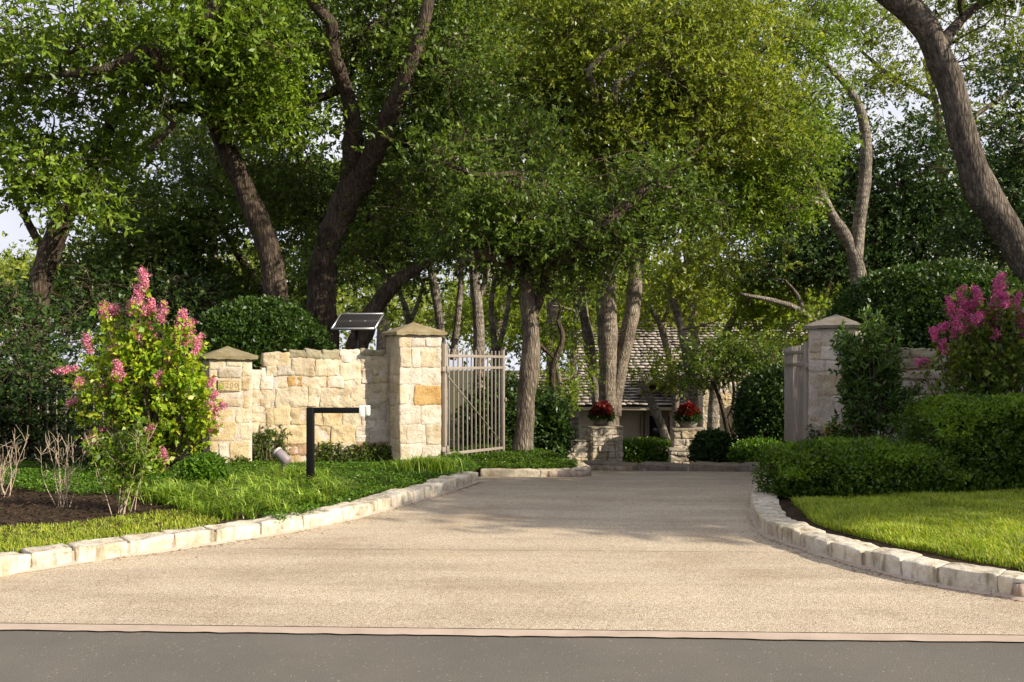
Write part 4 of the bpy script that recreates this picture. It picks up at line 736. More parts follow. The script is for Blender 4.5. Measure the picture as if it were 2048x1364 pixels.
# dark mass at left: loose evergreen shrubs
for lb_, Y_, st_, bl_s, lf_, L_ in [
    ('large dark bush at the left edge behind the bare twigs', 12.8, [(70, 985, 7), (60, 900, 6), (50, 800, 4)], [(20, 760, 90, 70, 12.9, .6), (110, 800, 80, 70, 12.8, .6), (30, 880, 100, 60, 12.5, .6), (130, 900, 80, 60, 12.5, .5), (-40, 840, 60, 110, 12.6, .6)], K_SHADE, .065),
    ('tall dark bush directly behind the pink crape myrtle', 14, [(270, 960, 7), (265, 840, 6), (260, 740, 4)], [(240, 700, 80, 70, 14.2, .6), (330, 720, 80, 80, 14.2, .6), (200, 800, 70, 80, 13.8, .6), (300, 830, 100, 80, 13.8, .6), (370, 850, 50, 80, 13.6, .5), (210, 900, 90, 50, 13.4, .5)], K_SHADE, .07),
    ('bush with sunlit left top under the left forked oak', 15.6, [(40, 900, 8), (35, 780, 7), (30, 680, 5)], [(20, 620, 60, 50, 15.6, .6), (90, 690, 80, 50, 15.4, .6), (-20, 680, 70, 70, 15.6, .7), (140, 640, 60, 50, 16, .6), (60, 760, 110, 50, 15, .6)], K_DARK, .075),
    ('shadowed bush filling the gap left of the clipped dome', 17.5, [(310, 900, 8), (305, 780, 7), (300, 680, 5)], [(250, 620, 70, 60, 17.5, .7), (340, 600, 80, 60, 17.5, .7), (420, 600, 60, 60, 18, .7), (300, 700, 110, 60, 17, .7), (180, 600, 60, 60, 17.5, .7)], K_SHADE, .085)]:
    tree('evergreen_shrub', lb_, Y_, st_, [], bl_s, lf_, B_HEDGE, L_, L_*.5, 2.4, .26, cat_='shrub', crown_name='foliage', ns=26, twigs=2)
q = G(412, 985, .14); pxhedge('evergreen_shrub', 'small leafy round bush in front of the address pillar', 365, 452, 912, 990, q[1], .25, 2.1, 9000, K_COVER, .035, thick=.5, zmin=.1, catg='shrub', bump=.2)
# ---- crape myrtles
def panicle(c, ax, ln, r, n, mat, parent):
    ax = nrm(ax); lv = Leaves(); nf = max(7, int(ln/.022)+4)
    tt = (np.arange(nf)+rng.random(nf))/nf; g = rng.normal(size=(nf, 3)); g -= ax*(g@ax)[:, None]; g = nrm(g)
    cen = A(c)+ax*(tt-.5)[:, None]*ln+g*(r*(1.05-.8*tt)*rng.uniform(.25, 1.05, nf))[:, None]-A([0, 0, 1])*(.01*rng.random((nf, 1)))
    idx = rng.integers(0, nf, n); p = cen[idx]+rng.normal(size=(n, 3))*(.013+.10*r)
    lv.add(p, rng.normal(size=(n, 3)), rng.normal(size=(n, 3)), rng.uniform(.012, .026, n), rng.uniform(.010, .022, n), .25)
    lv.add([A(c)-ax*ln*.75], [ax], [[.3, -1, .2]], [ln*1.3], [.006], 0)
    lv.add(np.repeat(A(c)[None], nf, 0)-ax*ln*.3, cen-(A(c)-ax*ln*.3), rng.normal(size=(nf, 3)), np.linalg.norm(cen-(A(c)-ax*ln*.3), axis=1), .004, 0)
    return lv.build('flower_panicle', mat, parent)
def crape(label, base, Y, body, flowers, leaf, pet, nstem, nleaf, Lf, fs=1.0):
    bs = A([(base[0]-CX)/F*Y, Y, float(hL(A([[-4.5]]), A([[Y]]))[0, 0])-.02]); root = empty('crape_myrtle', bs, label, 'shrub')
    tips = []
    for px, py, l, r, ang in flowers:
        y = Y-rng.uniform(.08, .42); c = P(px, py, y); m = 1/F*y; tips.append((c, l*m, r*m, ang))
    sb = MB(); lv = Leaves()
    def leafy(p0, p1, n, spread):
        t = rng.random(n)[:, None]; q = p0+(p1-p0)*t+rng.normal(size=(n, 3))*spread*(1-.3*t); lv.sprigs(q, rng.normal(size=(n, 3))+A([0, 0, .4]), 4, Lf, Lf*.62, Lf*1.6, .7, .8)
    for c, l, r, ang in tips:
        m = bs*.5+c*.5+A([(c[0]-bs[0])*.12, 0, .05]); s = bs+rng.normal(size=3)*A([.05, .05, 0]); k = cat([s, m, c], 6); sb.tube(k, np.linspace(.013, .004, len(k)), 6)
        leafy(k[len(k)//2], c, 26, .05)
    for px, py, rx, ry, w in body:
        c = P(px, py, Y+rng.uniform(-.15, .15)); R = A([rx, (rx+ry)*.45, ry])/F*Y; n = int(nleaf*w); d = runit(n)*(rng.random((n, 1))**.45); d = d*(1+.45*fbm(d+px*.1, 1.7, 4))[:, None]; d = d[fbm(c+d*R, 5, 8) > -.15]; n = len(d)
        cl = c+d*R; lv.sprigs(cl, d+A([0, 0, .3]), 5, Lf, Lf*.62, Lf*1.6, .7, .7)
        for i in range(8):
            e = cl[i]; s = bs+rng.normal(size=3)*A([.06, .06, 0]); k = cat([s, (s+e)/2+A([(e[0]-s[0])*.1, 0, .04]), e], 5); sb.tube(k, np.linspace(.011, .003, len(k)), 5)
    for i in range(nstem):
        a = 2*math.pi*i/nstem; e = bs+A([math.cos(a)*.25, math.sin(a)*.25, 1.0]); k = cat([bs+A([math.cos(a)*.04, math.sin(a)*.04, -.1]), (bs+e)/2+rng.normal(size=3)*.03, e], 5); sb.tube(k, np.linspace(.02, .01, len(k)), 7)
    sb.build('stem', B_TWIG, root, True); lv.build('foliage', leaf, root)
    for c, l, r, ang in tips: panicle(c, A([math.sin(ang), rng.normal()*.15, math.cos(ang)]), l*1.1*fs, r*1.1*fs, int((120+l*r*30000)*fs), pet, root)
crape('pink crape myrtle with sunlit yellow green leaves left of the address pillar', (312, 960), 11.3,
      [(300, 740, 62, 70, 1.2), (355, 740, 45, 75, 1.0), (245, 740, 60, 60, .8), (300, 830, 70, 60, 1.3), (360, 830, 40, 60, .9), (250, 810, 50, 50, .6), (320, 890, 45, 40, .6), (285, 670, 20, 50, .16), (375, 700, 22, 40, .2), (235, 680, 28, 36, .12), (190, 745, 40, 30, .2), (400, 800, 16, 55, .2)],
      [(286, 562, 46, 16, .15), (276, 598, 34, 13, .0), (266, 612, 26, 11, -.2), (302, 614, 30, 14, .2), (326, 622, 40, 10, .2), (222, 622, 24, 22, 1.2), (207, 618, 26, 9, -.2), (366, 630, 22, 14, .4), (358, 660, 50, 13, .3), (376, 668, 56, 12, .3), (396, 688, 42, 9, .2), (296, 665, 44, 16, .1), (274, 665, 26, 8, -.3), (174, 683, 34, 11, -.3), (230, 698, 26, 13, .8), (236, 739, 36, 14, -.2), (317, 756, 28, 11, .1), (132, 739, 44, 9, 1.4), (157, 765, 20, 8, .3), (204, 779, 18, 8, .1), (144, 803, 16, 7, 1), (195, 865, 32, 12, 1), (182, 880, 20, 8, 1.3), (275, 893, 20, 10, .6), (327, 910, 22, 9, 0), (300, 860, 22, 9, .8), (421, 762, 18, 8, .8), (428, 788, 14, 6, .8), (435, 812, 28, 11, 1.3), (424, 834, 22, 8, .8), (426, 858, 20, 9, 1), (340, 716, 24, 9, .3), (216, 634, 20, 9, -.5)], K_CRAPE, K_PINK, 7, 215, .066, .92)
crape('magenta crape myrtle in shade before the right stone wall', (1990, 960), 11.0,
      [(1985, 720, 60, 60, 1.0), (2030, 760, 40, 80, .9), (1960, 770, 50, 60, .9), (1990, 830, 60, 60, 1.0), (1920, 720, 40, 30, .3), (1965, 660, 40, 45, .5), (2030, 660, 30, 60, .5), (1890, 745, 45, 15, .12), (2070, 720, 40, 90, .5)],
      [(1998, 572, 56, 17, .1), (1990, 610, 40, 16, .1), (2008, 600, 30, 14, .3), (1951, 596, 50, 16, .1), (1934, 622, 46, 15, .1), (1922, 590, 40, 12, .3), (1906, 618, 30, 12, -.4), (1895, 604, 26, 8, .1), (1960, 636, 34, 13, .2), (1988, 646, 34, 12, 0), (2034, 600, 34, 8, .3), (2040, 640, 36, 14, .1), (1912, 638, 42, 15, .3), (1912, 664, 22, 12, .2), (1878, 658, 40, 15, 1.0), (1868, 668, 26, 9, .1), (1888, 691, 26, 10, -.1), (1845, 723, 28, 11, 1.4), (1954, 634, 24, 11, .5), (1992, 668, 16, 7, .2), (2052, 672, 24, 12, .3), (1932, 660, 20, 7, .6)], K_CRAPER, K_MAG, 6, 240, .062, .8)
# ---- upright glossy shrub in front of the right pillar
q = A([P(1745, 900, 11.7)[0], 11.7, .1]); gs = empty('upright_shrub', q, 'upright glossy green shrub with open stems in front of the right gate pillar', 'shrub')
sb = MB(); lv = Leaves()
for i in range(54):
    tx, ty = random.choice([(1742, 640), (1760, 650), (1700, 690), (1690, 720), (1680, 760), (1780, 680), (1810, 720), (1820, 760), (1720, 680), (1800, 700), (1770, 640), (1690, 650), (1672, 700), (1825, 860), (1690, 840), (1740, 700), (1770, 750), (1720, 780), (1750, 800), (1790, 800)])
    e = P(tx+rng.normal()*12, ty+rng.normal()*12, 11.7+rng.uniform(-.3, .25)); s = q+rng.normal(size=3)*A([.04, .04, 0]); k = cat([s, (s+e)/2+A([(e[0]-s[0])*.05, 0, .05])+rng.normal(size=3)*.03, e], 6)
    sb.tube(k, np.linspace(.012, .003, len(k)), 6); n = 24; t = rng.uniform(.42, 1.0, n)**.7; pp = A([np.interp(t*(len(k)-1), np.arange(len(k)), k[:, j]) for j in range(3)]).T
    lv.sprigs(pp+rng.normal(size=(n, 3))*.045, (k[-1]-k[-3])*10+rng.normal(size=(n, 3))*.5, 6, .072, .026, .09, .3, .6)
sb.build('stem', B_TWIG, gs, True); lv.build('foliage', K_GLOSS, gs)
# ---- bare twiggy shrubs and a leafy sapling at left
def twiggy(label, px, py, h, wsp, n, leaves=0, name='bare_shrub'):
    g0 = G(px, py, .12); r = empty(name, (g0[0], g0[1], .1), label, 'shrub', None); b = MB(); lv = Leaves()
    for i in range(n):
        dx = rng.normal()*wsp; e = g0+A([dx, rng.normal()*wsp*.6, h*rng.uniform(.55, 1.05)]); k = cat([g0+rng.normal(size=3)*A([.04, .04, 0])-A([0, 0, .05]), (g0+e)/2+A([dx*.2, 0, 0])+rng.normal(size=3)*.03, e], 4); b.tube(k, np.linspace(.0045, .0016, len(k)), 5)
        for j in range(7):
            m = k[rng.integers(3, len(k)-1)]; e2 = m+A([rng.normal()*.08, rng.normal()*.08, rng.uniform(.06, .2)]); b.tube([m, (m+e2)/2+rng.normal(size=3)*.015, e2], [.0028, .002, .0012], 4)
            if leaves: lv.sprigs(np.linspace(m, e2, leaves)+rng.normal(size=(leaves, 3))*.03, rng.normal(size=(leaves, 3)), 6, .045, .022, .07, .5)
    b.build('stem', plain('pale_twig', (.42, .33, .24), .8) if 'pale_twig' not in bpy.data.materials else bpy.data.materials['pale_twig'], r, True)
    if leaves: lv.build('foliage', K_OAKB, r)
twiggy('bare pale twigs at the left edge of the mulch', 12, 1000, .68, .11, 10)
twiggy('bare forked twigs standing in dark mulch before the bushes', 130, 1022, .76, .12, 10)
twiggy('thin young shrub with white stems and few green leaves', 246, 1030, .95, .17, 11, 5, 'sapling')
# ================================================================= BED PLANTING
def scatter(n, xr, yr, poly): x = rng.uniform(*xr, n); y = rng.uniform(*yr, n); k = inpoly(x, y, poly); return x[k], y[k]
def gpoly(pts, z=.12): return [tuple(G(*q, z)[:2]) for q in pts]
# lawn at right
lawn = [tuple(q) for q in offset(kr, KW+.20)[15:]]+[(14, 9.75), (4.6, 9.75), (3.3, 9.6), (2.95, 9.5)]
x, y = scatter(400000, (2.6, 10), (5.2, 9.8), lawn); k = (x/y < .66) | ((x/y < .95) & (rng.random(len(x)) < .6)); x, y = x[k], y[k]
z = hR(x, y); n = len(x); bl_ = Blades(); sc = .75+.5*(vn(np.stack([x, y, x*0], 1), 3)*.5+.5)
bl_.add(np.stack([x, y, z-.01], 1), rng.uniform(.045, .105, n)*sc, rng.uniform(.005, .010, n), rng.uniform(.2, .95, n)); o = bl_.build('lawn_grass', K_GRASS); struct(o, 'stuff'); o['label'] = 'thick sunny green lawn inside the curved kerb'
# grass verge at left
vp = gpoly([(-400, 1125), (-100, 1122), (0, 1106), (120, 1094), (220, 1076), (330, 1062), (400, 1052), (442, 1040), (420, 1026), (330, 1030), (200, 1042), (80, 1054), (0, 1062), (-400, 1075)])
x, y = scatter(100000, (-8.5, -2), (6, 9.2), vp); k = (x/y > -.68) | ((x/y > -.95) & (rng.random(len(x)) < .6)); x, y = x[k], y[k]; n = len(x); z = hL(x, y)
o = Blades().add(np.stack([x, y, z-.01], 1), rng.uniform(.03, .075, n), rng.uniform(.005, .009, n), rng.uniform(.2, .95, n)).build('verge_grass', K_GRASSL); struct(o, 'stuff'); o['label'] = 'strip of dry yellow green grass along the left kerb'
# strappy border grass
sp_ = gpoly([(320, 1010), (400, 1032), (450, 1030), (520, 1034), (600, 1020), (640, 1006), (700, 985), (640, 962), (560, 955), (470, 975), (390, 985), (330, 985)], .14)
x, y = scatter(1300, (-5, -1), (7.5, 12), sp_); nt_ = min(len(x), 150); B2 = Blades()
for i in range(nt_):
    m = 34; c = A([x[i], y[i], float(hL(x[i:i+1], y[i:i+1])[0])-.01]); p = c+rng.normal(size=(m, 3))*A([.035, .035, 0]); B2.add(p, rng.uniform(.13, .31, m), rng.uniform(.009, .016, m), rng.uniform(.5, 1.3, m))
o = B2.build('border_grass', K_STRAP); struct(o, 'stuff'); o['label'] = 'bright strappy border grass around the black post'
def tuft(label, px, py, z, n, L, spread, mat=K_STRAP):
    g = G(px, py, z); r = tag(Blades().add(g+rng.normal(size=(n, 3))*A([spread, spread*.5, 0]), rng.uniform(L*.6, L, n), rng.uniform(.008, .014, n), rng.uniform(.3, 1.0, n)).build('grass_tuft', mat), label, 'grass tuft'); return r
tuft('grass tuft at the foot of the tall gate pillar beside the hinge', 852, 946, .14, 420, .34, .16)
tuft('pale bladed grass tuft at the left end of the border grass', 345, 1012, .12, 260, .34, .12)
# groundcover
def cover(name, label, poly, n, hf, L, lift, mat=K_COVER, xr=(-8, 1.2), yr=(6, 17)):
    x, y = scatter(n, xr, yr, poly); z = hf(x, y)+lift*(.35+.65*rng.random(len(x)))*(1+.5*fbm(np.stack([x, y, x*0], 1), 2)); lv = Leaves(); m = len(x)
    nn = rng.normal(size=(m, 3))*.5+A([0, 0, .9]); d = rng.normal(size=(m, 3)); d[:, 2] *= .4; lv.add(np.stack([x, y, z], 1), d, nn, rng.uniform(.7, 1.3, m)*L, rng.uniform(.6, 1.1, m)*L*.62)
    o = lv.build(name, mat); struct(o, 'stuff'); o['label'] = label; NLEAF[0] += lv.n; return o
gc = gpoly([(-300, 990), (0, 985), (160, 1000), (330, 1000), (470, 1005), (560, 1046), (640, 1022), (760, 988), (860, 962), (945, 944)], .12)+[(-.46, 12.75), (-.62, 13.3), (-.9, 14.0), (-1.2, 13.5), (-1.7, 12.9), (-3.6, 12.4), (-4.6, 12.6), (-12, 12.8)]
cover('ground_cover', 'low green ground cover carpeting the bed below the wall', gc, 150000, hL, .036, .085, xr=(-7.5, -.3), yr=(7.5, 14.1))
gi_ = [(-.5, 13.15), (.9, 13.15), (1.0, 13.6), (.75, 15), (.4, 17), (-1.4, 17), (-1.2, 14)]
cover('ground_cover', 'bright ground cover filling the island under the gate', gi_, 60000, hI, .04, .10, K_BOX, (-1.5, 1.2), (13, 17))
# mulch chips
mp_ = gpoly([(-300, 985), (0, 980), (330, 985), (430, 1025), (330, 1050), (200, 1062), (0, 1085), (-300, 1100)])
x, y = scatter(26000, (-8, -2), (6.5, 11), mp_); n = len(x); lv = Leaves(); lv.add(np.stack([x, y, hL(x, y)+.006+.02*rng.random(n)], 1), rng.normal(size=(n, 3))*A([1, 1, .25]), rng.normal(size=(n, 3))*.4+A([0, 0, 1]), rng.uniform(.02, .06, n), rng.uniform(.008, .02, n), .02)
o = lv.build('mulch', K_CHIP); struct(o, 'stuff'); o['label'] = 'dark bark mulch around the bare twigs'
# ivy shoots climbing the wall foot
def ivy(label, x0, x1, ytop, ybase, Y0, n, parent_face, lf=K_OAK):
    lv = Leaves(); st = MB(); r = None; c0 = parent_face
    for i in range(n):
        px = rng.uniform(x0, x1); s, _ = c0.st(px, ybase); _, zt_ = c0.st(px, ytop+abs(rng.normal())*18); o3 = A([*(c0.o+c0.u*s+c0.n*rng.uniform(.05, .12)), .12]); e = o3+A([rng.normal()*.05, 0, max(.12, zt_-.12)]); e[:2] -= c0.n*.03
        k = cat([o3, (o3+e)/2+rng.normal(size=3)*.025, e], 4); st.tube(k, np.linspace(.006, .002, len(k)), 4)
        m = 16; t = rng.random(m)[:, None]; lv.sprigs(o3+(e-o3)*t+rng.normal(size=(m, 3))*A([.035, .02, .02]), rng.normal(size=(m, 3)), 4, .034, .024, .03, .4)
    root = empty('climbing_ivy', o3, label, 'ivy'); st.build('stem', B_TWIG, root, True); lv.build('foliage', lf, root)
ivy('ivy shoots climbing the wall behind the spotlight', 508, 568, 850, 945, 12, 42, wl)
ivy('low ivy shoots along the wall foot right of the black post', 632, 790, 885, 945, 12, 95, wl)
ivy('small ivy shoots at the foot of the address pillar', 455, 500, 905, 948, 12, 16, f1)
ivy('dark ivy shoots at the foot of the shaded gate pillar', 1625, 1690, 850, 905, 12, 26, f2, K_DARK)
# leaf litter on the drive along the kerbs
lv = Leaves()
for ln in (kl[25:], kr[10:]):
    i = rng.integers(0, len(ln)-1, 260); p = ln[i]+(ln[i+1]-ln[i])*rng.random((260, 1)); t = offset(ln, -1)[i]-ln[i]; p = p+t*np.abs(rng.normal(size=(260, 1)))*.09+t*.02
    lv.add(np.column_stack([p, np.full(260, .012)]), rng.normal(size=(260, 3))*A([1, 1, .2]), rng.normal(size=(260, 3))*.3+A([0, 0, 1]), rng.uniform(.012, .035, 260), rng.uniform(.006, .014, 260), .08)
p = np.stack([rng.uniform(-3, 4, 150), rng.uniform(5.5, 12.5, 150), np.full(150, .012)], 1); lv.add(p, rng.normal(size=(150, 3))*A([1, 1, .2]), rng.normal(size=(150, 3))*.3+A([0, 0, 1]), rng.uniform(.01, .03, 150), rng.uniform(.006, .012, 150), .08)
o = lv.build('leaf_litter', K_DRY); struct(o, 'stuff'); o['label'] = 'scattered dry leaf bits along the kerbs'
# ================================================================= FORECOURT PIERS
def pier(label, label2, px0, px1, yt, yb, Y, uang, parts_low, bowl, red):
    u = (math.cos(uang), math.sin(uang)); a = P(px0, yb, Y); e = P(px1, yt, Y); w = e[0]-a[0]; w = w/max(.6, abs(u[0])+abs(u[1])*.4); o = a[:2]; v = A([-u[1], u[0]]); zt_ = e[2]; zb = float(tz(Y))-.1
    r = empty('stone_pier', (*o, zb), label, 'pier', 'forecourt piers with flower bowls')
    b = MB(); core(b, o, u, w, w*.85, zb, zt_-.05, (.36, .31, .24)); Face(o, u).fill(b, 0, w, zb, zt_-.05, (.10, .18), (.16, .5), 'PPCW', (.01, .04), .008, .02); Face(o+v*w*.85, -v).fill(b, 0, w*.85, zb, zt_-.05, (.10, .18), (.16, .5), 'PPCW', (.01, .04), .008, .02); Face(o+A(u)*w, v).fill(b, 0, w*.85, zb, zt_-.05, (.10, .18), (.16, .5), 'PPCW', (.01, .04), .008, .02)
    c = o+A(u)*w/2+v*w*.42; b.stone((*c, zt_-.03), (w/2+.03, w*.43+.03, .035), (*u, 0), (*v, 0), (0, 0, 1), .015, .08, .008, (.36, .32, .25), 5)
    b.build('stonework', S_GREY, r, True)
    for (s0, s1, h, dv) in parts_low:
        b = MB(); oo = o+A(u)*s0+v*dv; ww = s1-s0; core(b, oo, u, ww, .5, zb, zb+h, (.36, .31, .24)); Face(oo, u).fill(b, 0, ww, zb, zb+h, (.10, .18), (.16, .5), 'PPCW', (.01, .04), .008, .02); Face(oo+v*.5, -v).fill(b, 0, .5, zb, zb+h, (.10, .18), (.16, .5), 'PPCW', (.01, .04), .008, .02); Face(oo+A(u)*ww, v).fill(b, 0, .5, zb, zb+h, (.10, .18), (.16, .5), 'PPCW', (.01, .04), .008, .02)
        b.stone((*(oo+A(u)*ww/2+v*.25), zb+h+.03), (ww/2+.02, .27, .03), (*u, 0), (*v, 0), (0, 0, 1), .015, .08, .008, (.36, .32, .25), 6); b.build('low_wall', S_GREY, r, True)
    fb_ = empty('flower_bowl', (*c, zt_), label2, 'planter', 'bowls of red flowers'); rb = bowl; t = np.linspace(0, 1, 8); rr = rb*(.55+.45*np.sqrt(t)); zz = zt_+.004+t*.17
    MB().tube(np.column_stack([np.full(8, c[0]), np.full(8, c[1]), zz]), rr, 24).tube([(*c, zt_+.15), (*c, zt_+.185), (*c, zt_+.19)], [rb*1.06, rb*1.06, rb*.9], 24).build('bowl', X_BOWL, fb_, True)
    n = 1100; d = runit(n); d[:, 2] = abs(d[:, 2]); pos = A([*c, zt_+.19])+d*A([rb*1.0, rb*1.0, .32])*(rng.random((n, 1))**.35); lv = Leaves(); lv.sprigs(pos, d, 5, .07, .035, .07, .5); lv.build('foliage', K_DARK, fb_)
    n = red; d = runit(n); d[:, 2] = abs(d[:, 2])*.9+.35; d = nrm(d); pos = A([*c, zt_+.17])+d*A([rb*1.05, rb*1.05, .42])*(.82+.25*rng.random((n, 1))); lv = Leaves(); lv.sprigs(pos, d, 6, .05, .045, .05, .4); lv.build('flower_head', K_RED, fb_)
pier('stone pier with a low wall on its left side', 'bowl of bright red flowers on the pier left of the house door', 1184, 1254, 854, 925, 24, math.radians(16), [(-.72, -.02, .72, .12)], .28, 600)
pier('stone pier half covered by ivy near the sunlit house wall', 'bowl of darker red flowers on the ivy covered pier', 1347, 1411, 857, 930, 23, math.radians(-6), [(-.12, .55, .52, -.55), (1.0, 1.4, .42, -.1)], .27, 380)
# ================================================================= HOUSE
hs = empty('stone_house', P(1350, 892, 50), 'low cream stone house with grey shingle roofs seen between the trunks', 'house')
gz = float(tz(52))-.1
def roof(name, x0, x1, y0, z0, y1, z1, n, colr=(.31, .275, .235), step=.05):
    b = MB()
    for i in range(n):
        a, e = i/n, (i+1.12)/n; ya, za = y0+(y1-y0)*a, z0+(z1-z0)*a; ye, ze = y0+(y1-y0)*e, z0+(z1-z0)*e; x = x0
        while x < x1:
            w = rng.uniform(.25, .6); w = min(w, x1-x); v = rng.uniform(.75, 1.2); j = rng.uniform(-.025, .025)
            hj = .15+rng.uniform(-.02, .02); V = [(x, ya+j-.12, za+hj), (x+w-.012, ya+j-.12, za+hj), (x+w-.012, ye, ze+.03), (x, ye, ze+.03), (x, ya+j-.12, za+hj-.05), (x+w-.012, ya+j-.12, za+hj-.05), (x+w-.012, ye, ze), (x, ye, ze)]
            b.add(V, [[0, 1, 2, 3], [4, 5, 1, 0], [4, 0, 3, 7], [5, 6, 2, 1], [4, 7, 6, 5]], A(colr)*v); x += w
    b.box(((x0+x1)/2, (y0+y1)/2+.1, (z0+z1)/2-.08), ((x1-x0)/2-.05, math.hypot(y1-y0, z1-z0)/2-.05, .03), (1, 0, 0), nrm(A([0, y1-y0, z1-z0])), nrm(A([0, z0-z1, y1-y0])), (.06, .05, .04))
    return b.build(name, X_SHAKE, hs)
hx = lambda px, Y: (px-CX)/F*Y
roof('lower_roof', hx(1030, 50), hx(1440, 50), 49.2, P(0, 813, 49.2)[2], 54.5, P(0, 750, 54.5)[2], 11)
roof('upper_roof', hx(1150, 58), hx(1660, 58), 54.6, P(0, 758, 54.6)[2], 63, P(0, 645, 63)[2], 20)
ev = P(0, 815, 49.4)[2]
MB().box((hx(1235, 49.4), 49.35, ev-.06), ((hx(1440, 50)-hx(1030, 50))/2, .05, .09)).build('fascia', plain('fascia_paint', (.40, .34, .26), .7), hs)
def wallpx(name, x0, x1, y0, y1, Y, d, mat, bev=0): a, e = P(x0, y1, Y), P(x1, y0, Y); return MB().box(((a[0]+e[0])/2, Y+d/2, (a[2]+e[2])/2), ((e[0]-a[0])/2, d/2, (e[2]-a[2])/2)).build(name, mat, hs, bevel=bev)
wallpx('wall', 1030, 1420, 800, 930, 52, .4, X_STUCCO)
sw = MB(); fo_ = Face(P(1405, 800, 48)[:2], (1, 0)); w_ = hx(1482, 48)-hx(1405, 48); core(sw, fo_.o, (1, 0), w_, 3.5, gz, P(0, 700, 48)[2], (.50, .42, .30)); fo_.fill(sw, 0, w_, gz, P(0, 700, 48)[2], (.25, .5), (.4, 1.0), 'KCGW', (.01, .05), .015, .03); Face(fo_.o+A([w_, 0]), (0, 1)).fill(sw, 0, 3.4, gz, P(0, 700, 48)[2], (.25, .5), (.4, 1.0), 'KCGW', (.01, .05), .015, .03)
sw.build('wall', S_WALL, hs, True)
wallpx('wall', 1482, 1660, 745, 930, 53, .4, X_STUCCO)
wallpx('column', 1472, 1481, 806, 935, 47.6, .3, X_COLUMN, .02)
wd = wallpx('window', 1297, 1352, 832, 894, 51.9, .1, X_GLASS)
for xa, xb in ((1283, 1287), (1290, 1299), (1327, 1337), (1350, 1356)): wallpx('window_frame', xa, xb, 822, 896, 51.75, .14, X_FRAME, .01)
wallpx('window_sill', 1288, 1352, 890, 895, 51.6, .12, X_COLUMN)
wallpx('post', 1340, 1346, 815, 900, 49.8, .16, X_FRAME, .01)
gb_ = MB(); a, e, t_ = P(1275, 792, 50.2), P(1375, 792, 50.2), P(1312, 757, 50.2); gb_.add([a, e, t_, t_, a+A([0, 2.5, 0]), e+A([0, 2.5, 0]), t_+A([0, 2.5, 0]), t_+A([0, 2.5, 0])], [[0, 1, 2, 2], [4, 6, 5, 5]]); gb_.build('gable_wall', X_STUCCO, hs)
rb_ = MB()
for p0 in (a, e): rb_.bar(p0+A([0, 1.1, .06]), t_+A([0, 1.1, .06]), 2.9, .09, (.13, .11, .09), side=(0, 1, 0))
rb_.build('gable_roof', X_SHAKE, hs)
# ================================================================= SHADE TREE outside the frame on the right (its shade lies on the drive and the right wall)
SUN = nrm(A([.906*math.cos(math.radians(27)), -.423*math.cos(math.radians(27)), math.sin(math.radians(27))]))
sh = empty('live_oak_tree', (13.5, 6.5, 0), 'street oak standing outside the frame whose shade falls across the drive', 'tree')
tb = MB(); tb.tube(cat([(13.5, 6.5, -.2), (13.4, 6.4, 1.5), (13.2, 6.4, 3.2), (13, 6.5, 5)], 5), np.linspace(.35, .16, 16), 14, rough=.3)
lv = Leaves()
for (cx, cy, cz, r1, r2, r3) in [(12.6, 6.6, 4.9, 1.8, 1.7, 1.2), (12.8, 8.6, 4.6, 1.9, 1.4, 1.5), (12.4, 5.2, 5.6, 1.5, 1.1, .9), (13.4, 10.2, 4.6, 1.9, 1.3, 1.9), (11.6, 7.6, 3.7, 1.4, 1.2, 1.1), (14.6, 8, 6.0, 1.8, 2, 1.0), (12.2, 9.6, 3.0, 1.4, 1.2, 1.1), (12.4, 4.7, 6.3, 1.6, .9, .8), (12.2, 5.7, 6.2, 1.5, .9, .8), (12.6, 6.5, 6.1, 1.5, .8, .7), (13.2, 5.2, 6.6, 1.5, 1, .7)]:
    for d in runit(26): 
        q = A([cx, cy, cz])+d*A([r1, r2, r3])*rng.random()**.33; g = rng.normal(size=(40, 3))*A([1, 1, .65])*.36; lv.sprigs(q+g, g, 6, .13, .065, .2)
    s = A([13.2, 6.4, 3.4]); e = A([cx, cy, cz]); tb.tube(cat([s, (s+e)/2+rng.normal(size=3)*.2, e], 4), np.linspace(.12, .03, 9), 8)
tb.build('trunk', B_OAK, sh, True); lv.build('crown', K_OAK, sh)
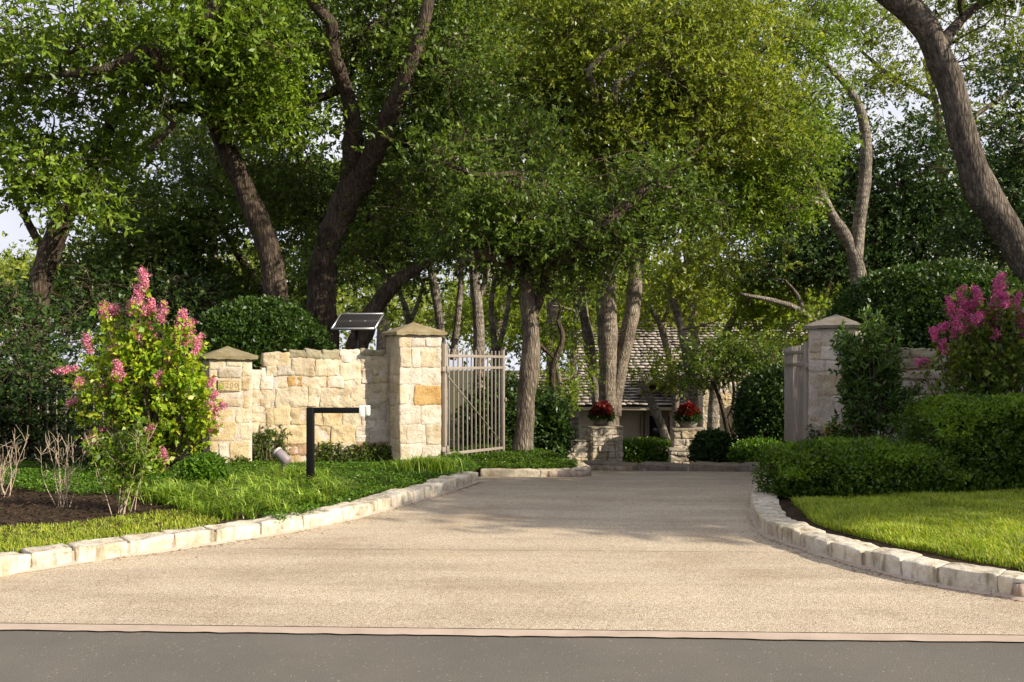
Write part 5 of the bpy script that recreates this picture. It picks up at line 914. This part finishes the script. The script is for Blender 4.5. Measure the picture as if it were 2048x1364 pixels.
# ================================================================= LIGHT, SKY, CAMERA
w = bpy.data.worlds.new('World'); S.world = w; w.use_nodes = True; nt = w.node_tree; nt.nodes.clear()
sky = nd(nt, 'TexSky', sky_type='NISHITA'); sky.sun_disc = False; sky.sun_elevation = math.asin(SUN[2]); sky.sun_rotation = math.atan2(SUN[0], SUN[1]); sky.air_density = 1.0; sky.dust_density = 1.5
tc = nd(nt, 'TexCoord').outputs['Generated']; mpv = nd(nt, 'Mapping', {'Vector': tc, 'Scale': (1.4, 1.4, 3.2)}).outputs[0]
cl = ramp(nt, noise(nt, mpv, 2.2, 7, .55), [(.25, (.6, .6, .6)), (.5, (.96, .96, .96))])
cc = mulc(nt, sky.outputs[0], ramp(nt, noise(nt, mpv, 1.1, 5), [(.38, (4.0, 4.15, 5.4)), (.62, (6.0, 6.0, 6.4))]), cl, 'MIX')
bg = nd(nt, 'Background', {0: cc, 1: .092}); ow = nt.nodes.new('ShaderNodeOutputWorld'); nt.links.new(bg.outputs[0], ow.inputs[0])
sl = bpy.data.lights.new('sun', 'SUN'); sl.energy = 4.9; sl.angle = math.radians(.55); sl.color = (1, .885, .72); so = bpy.data.objects.new('sun', sl); COL.objects.link(so)
so.rotation_euler = Vector(SUN).to_track_quat('Z', 'Y').to_euler(); so.location = (20, -10, 20)
cam = bpy.data.cameras.new('camera'); co = bpy.data.objects.new('camera', cam); COL.objects.link(co); S.camera = co
cam.sensor_width = 36; cam.lens = F/2048*36; cam.shift_y = (HY-682)/2048; cam.clip_end = 2000; cam.clip_start = .05
co.location = (0, 0, CZ); co.rotation_euler = (math.pi/2, 0, 0)
S.view_settings.view_transform = 'Standard'; S.view_settings.look = 'None'; S.view_settings.exposure = .82; S.view_settings.gamma = 1
c = S.cycles; c.max_bounces = 7; c.diffuse_bounces = 4; c.glossy_bounces = 2; c.transmission_bounces = 4; c.transparent_max_bounces = 4
c.use_denoising = True; c.denoiser = 'OPENIMAGEDENOISE'; c.use_adaptive_sampling = True; c.adaptive_threshold = .02; c.sample_clamp_indirect = 6; c.caustics_reflective = False; c.caustics_refractive = False
print('LEAVES', NLEAF[0])
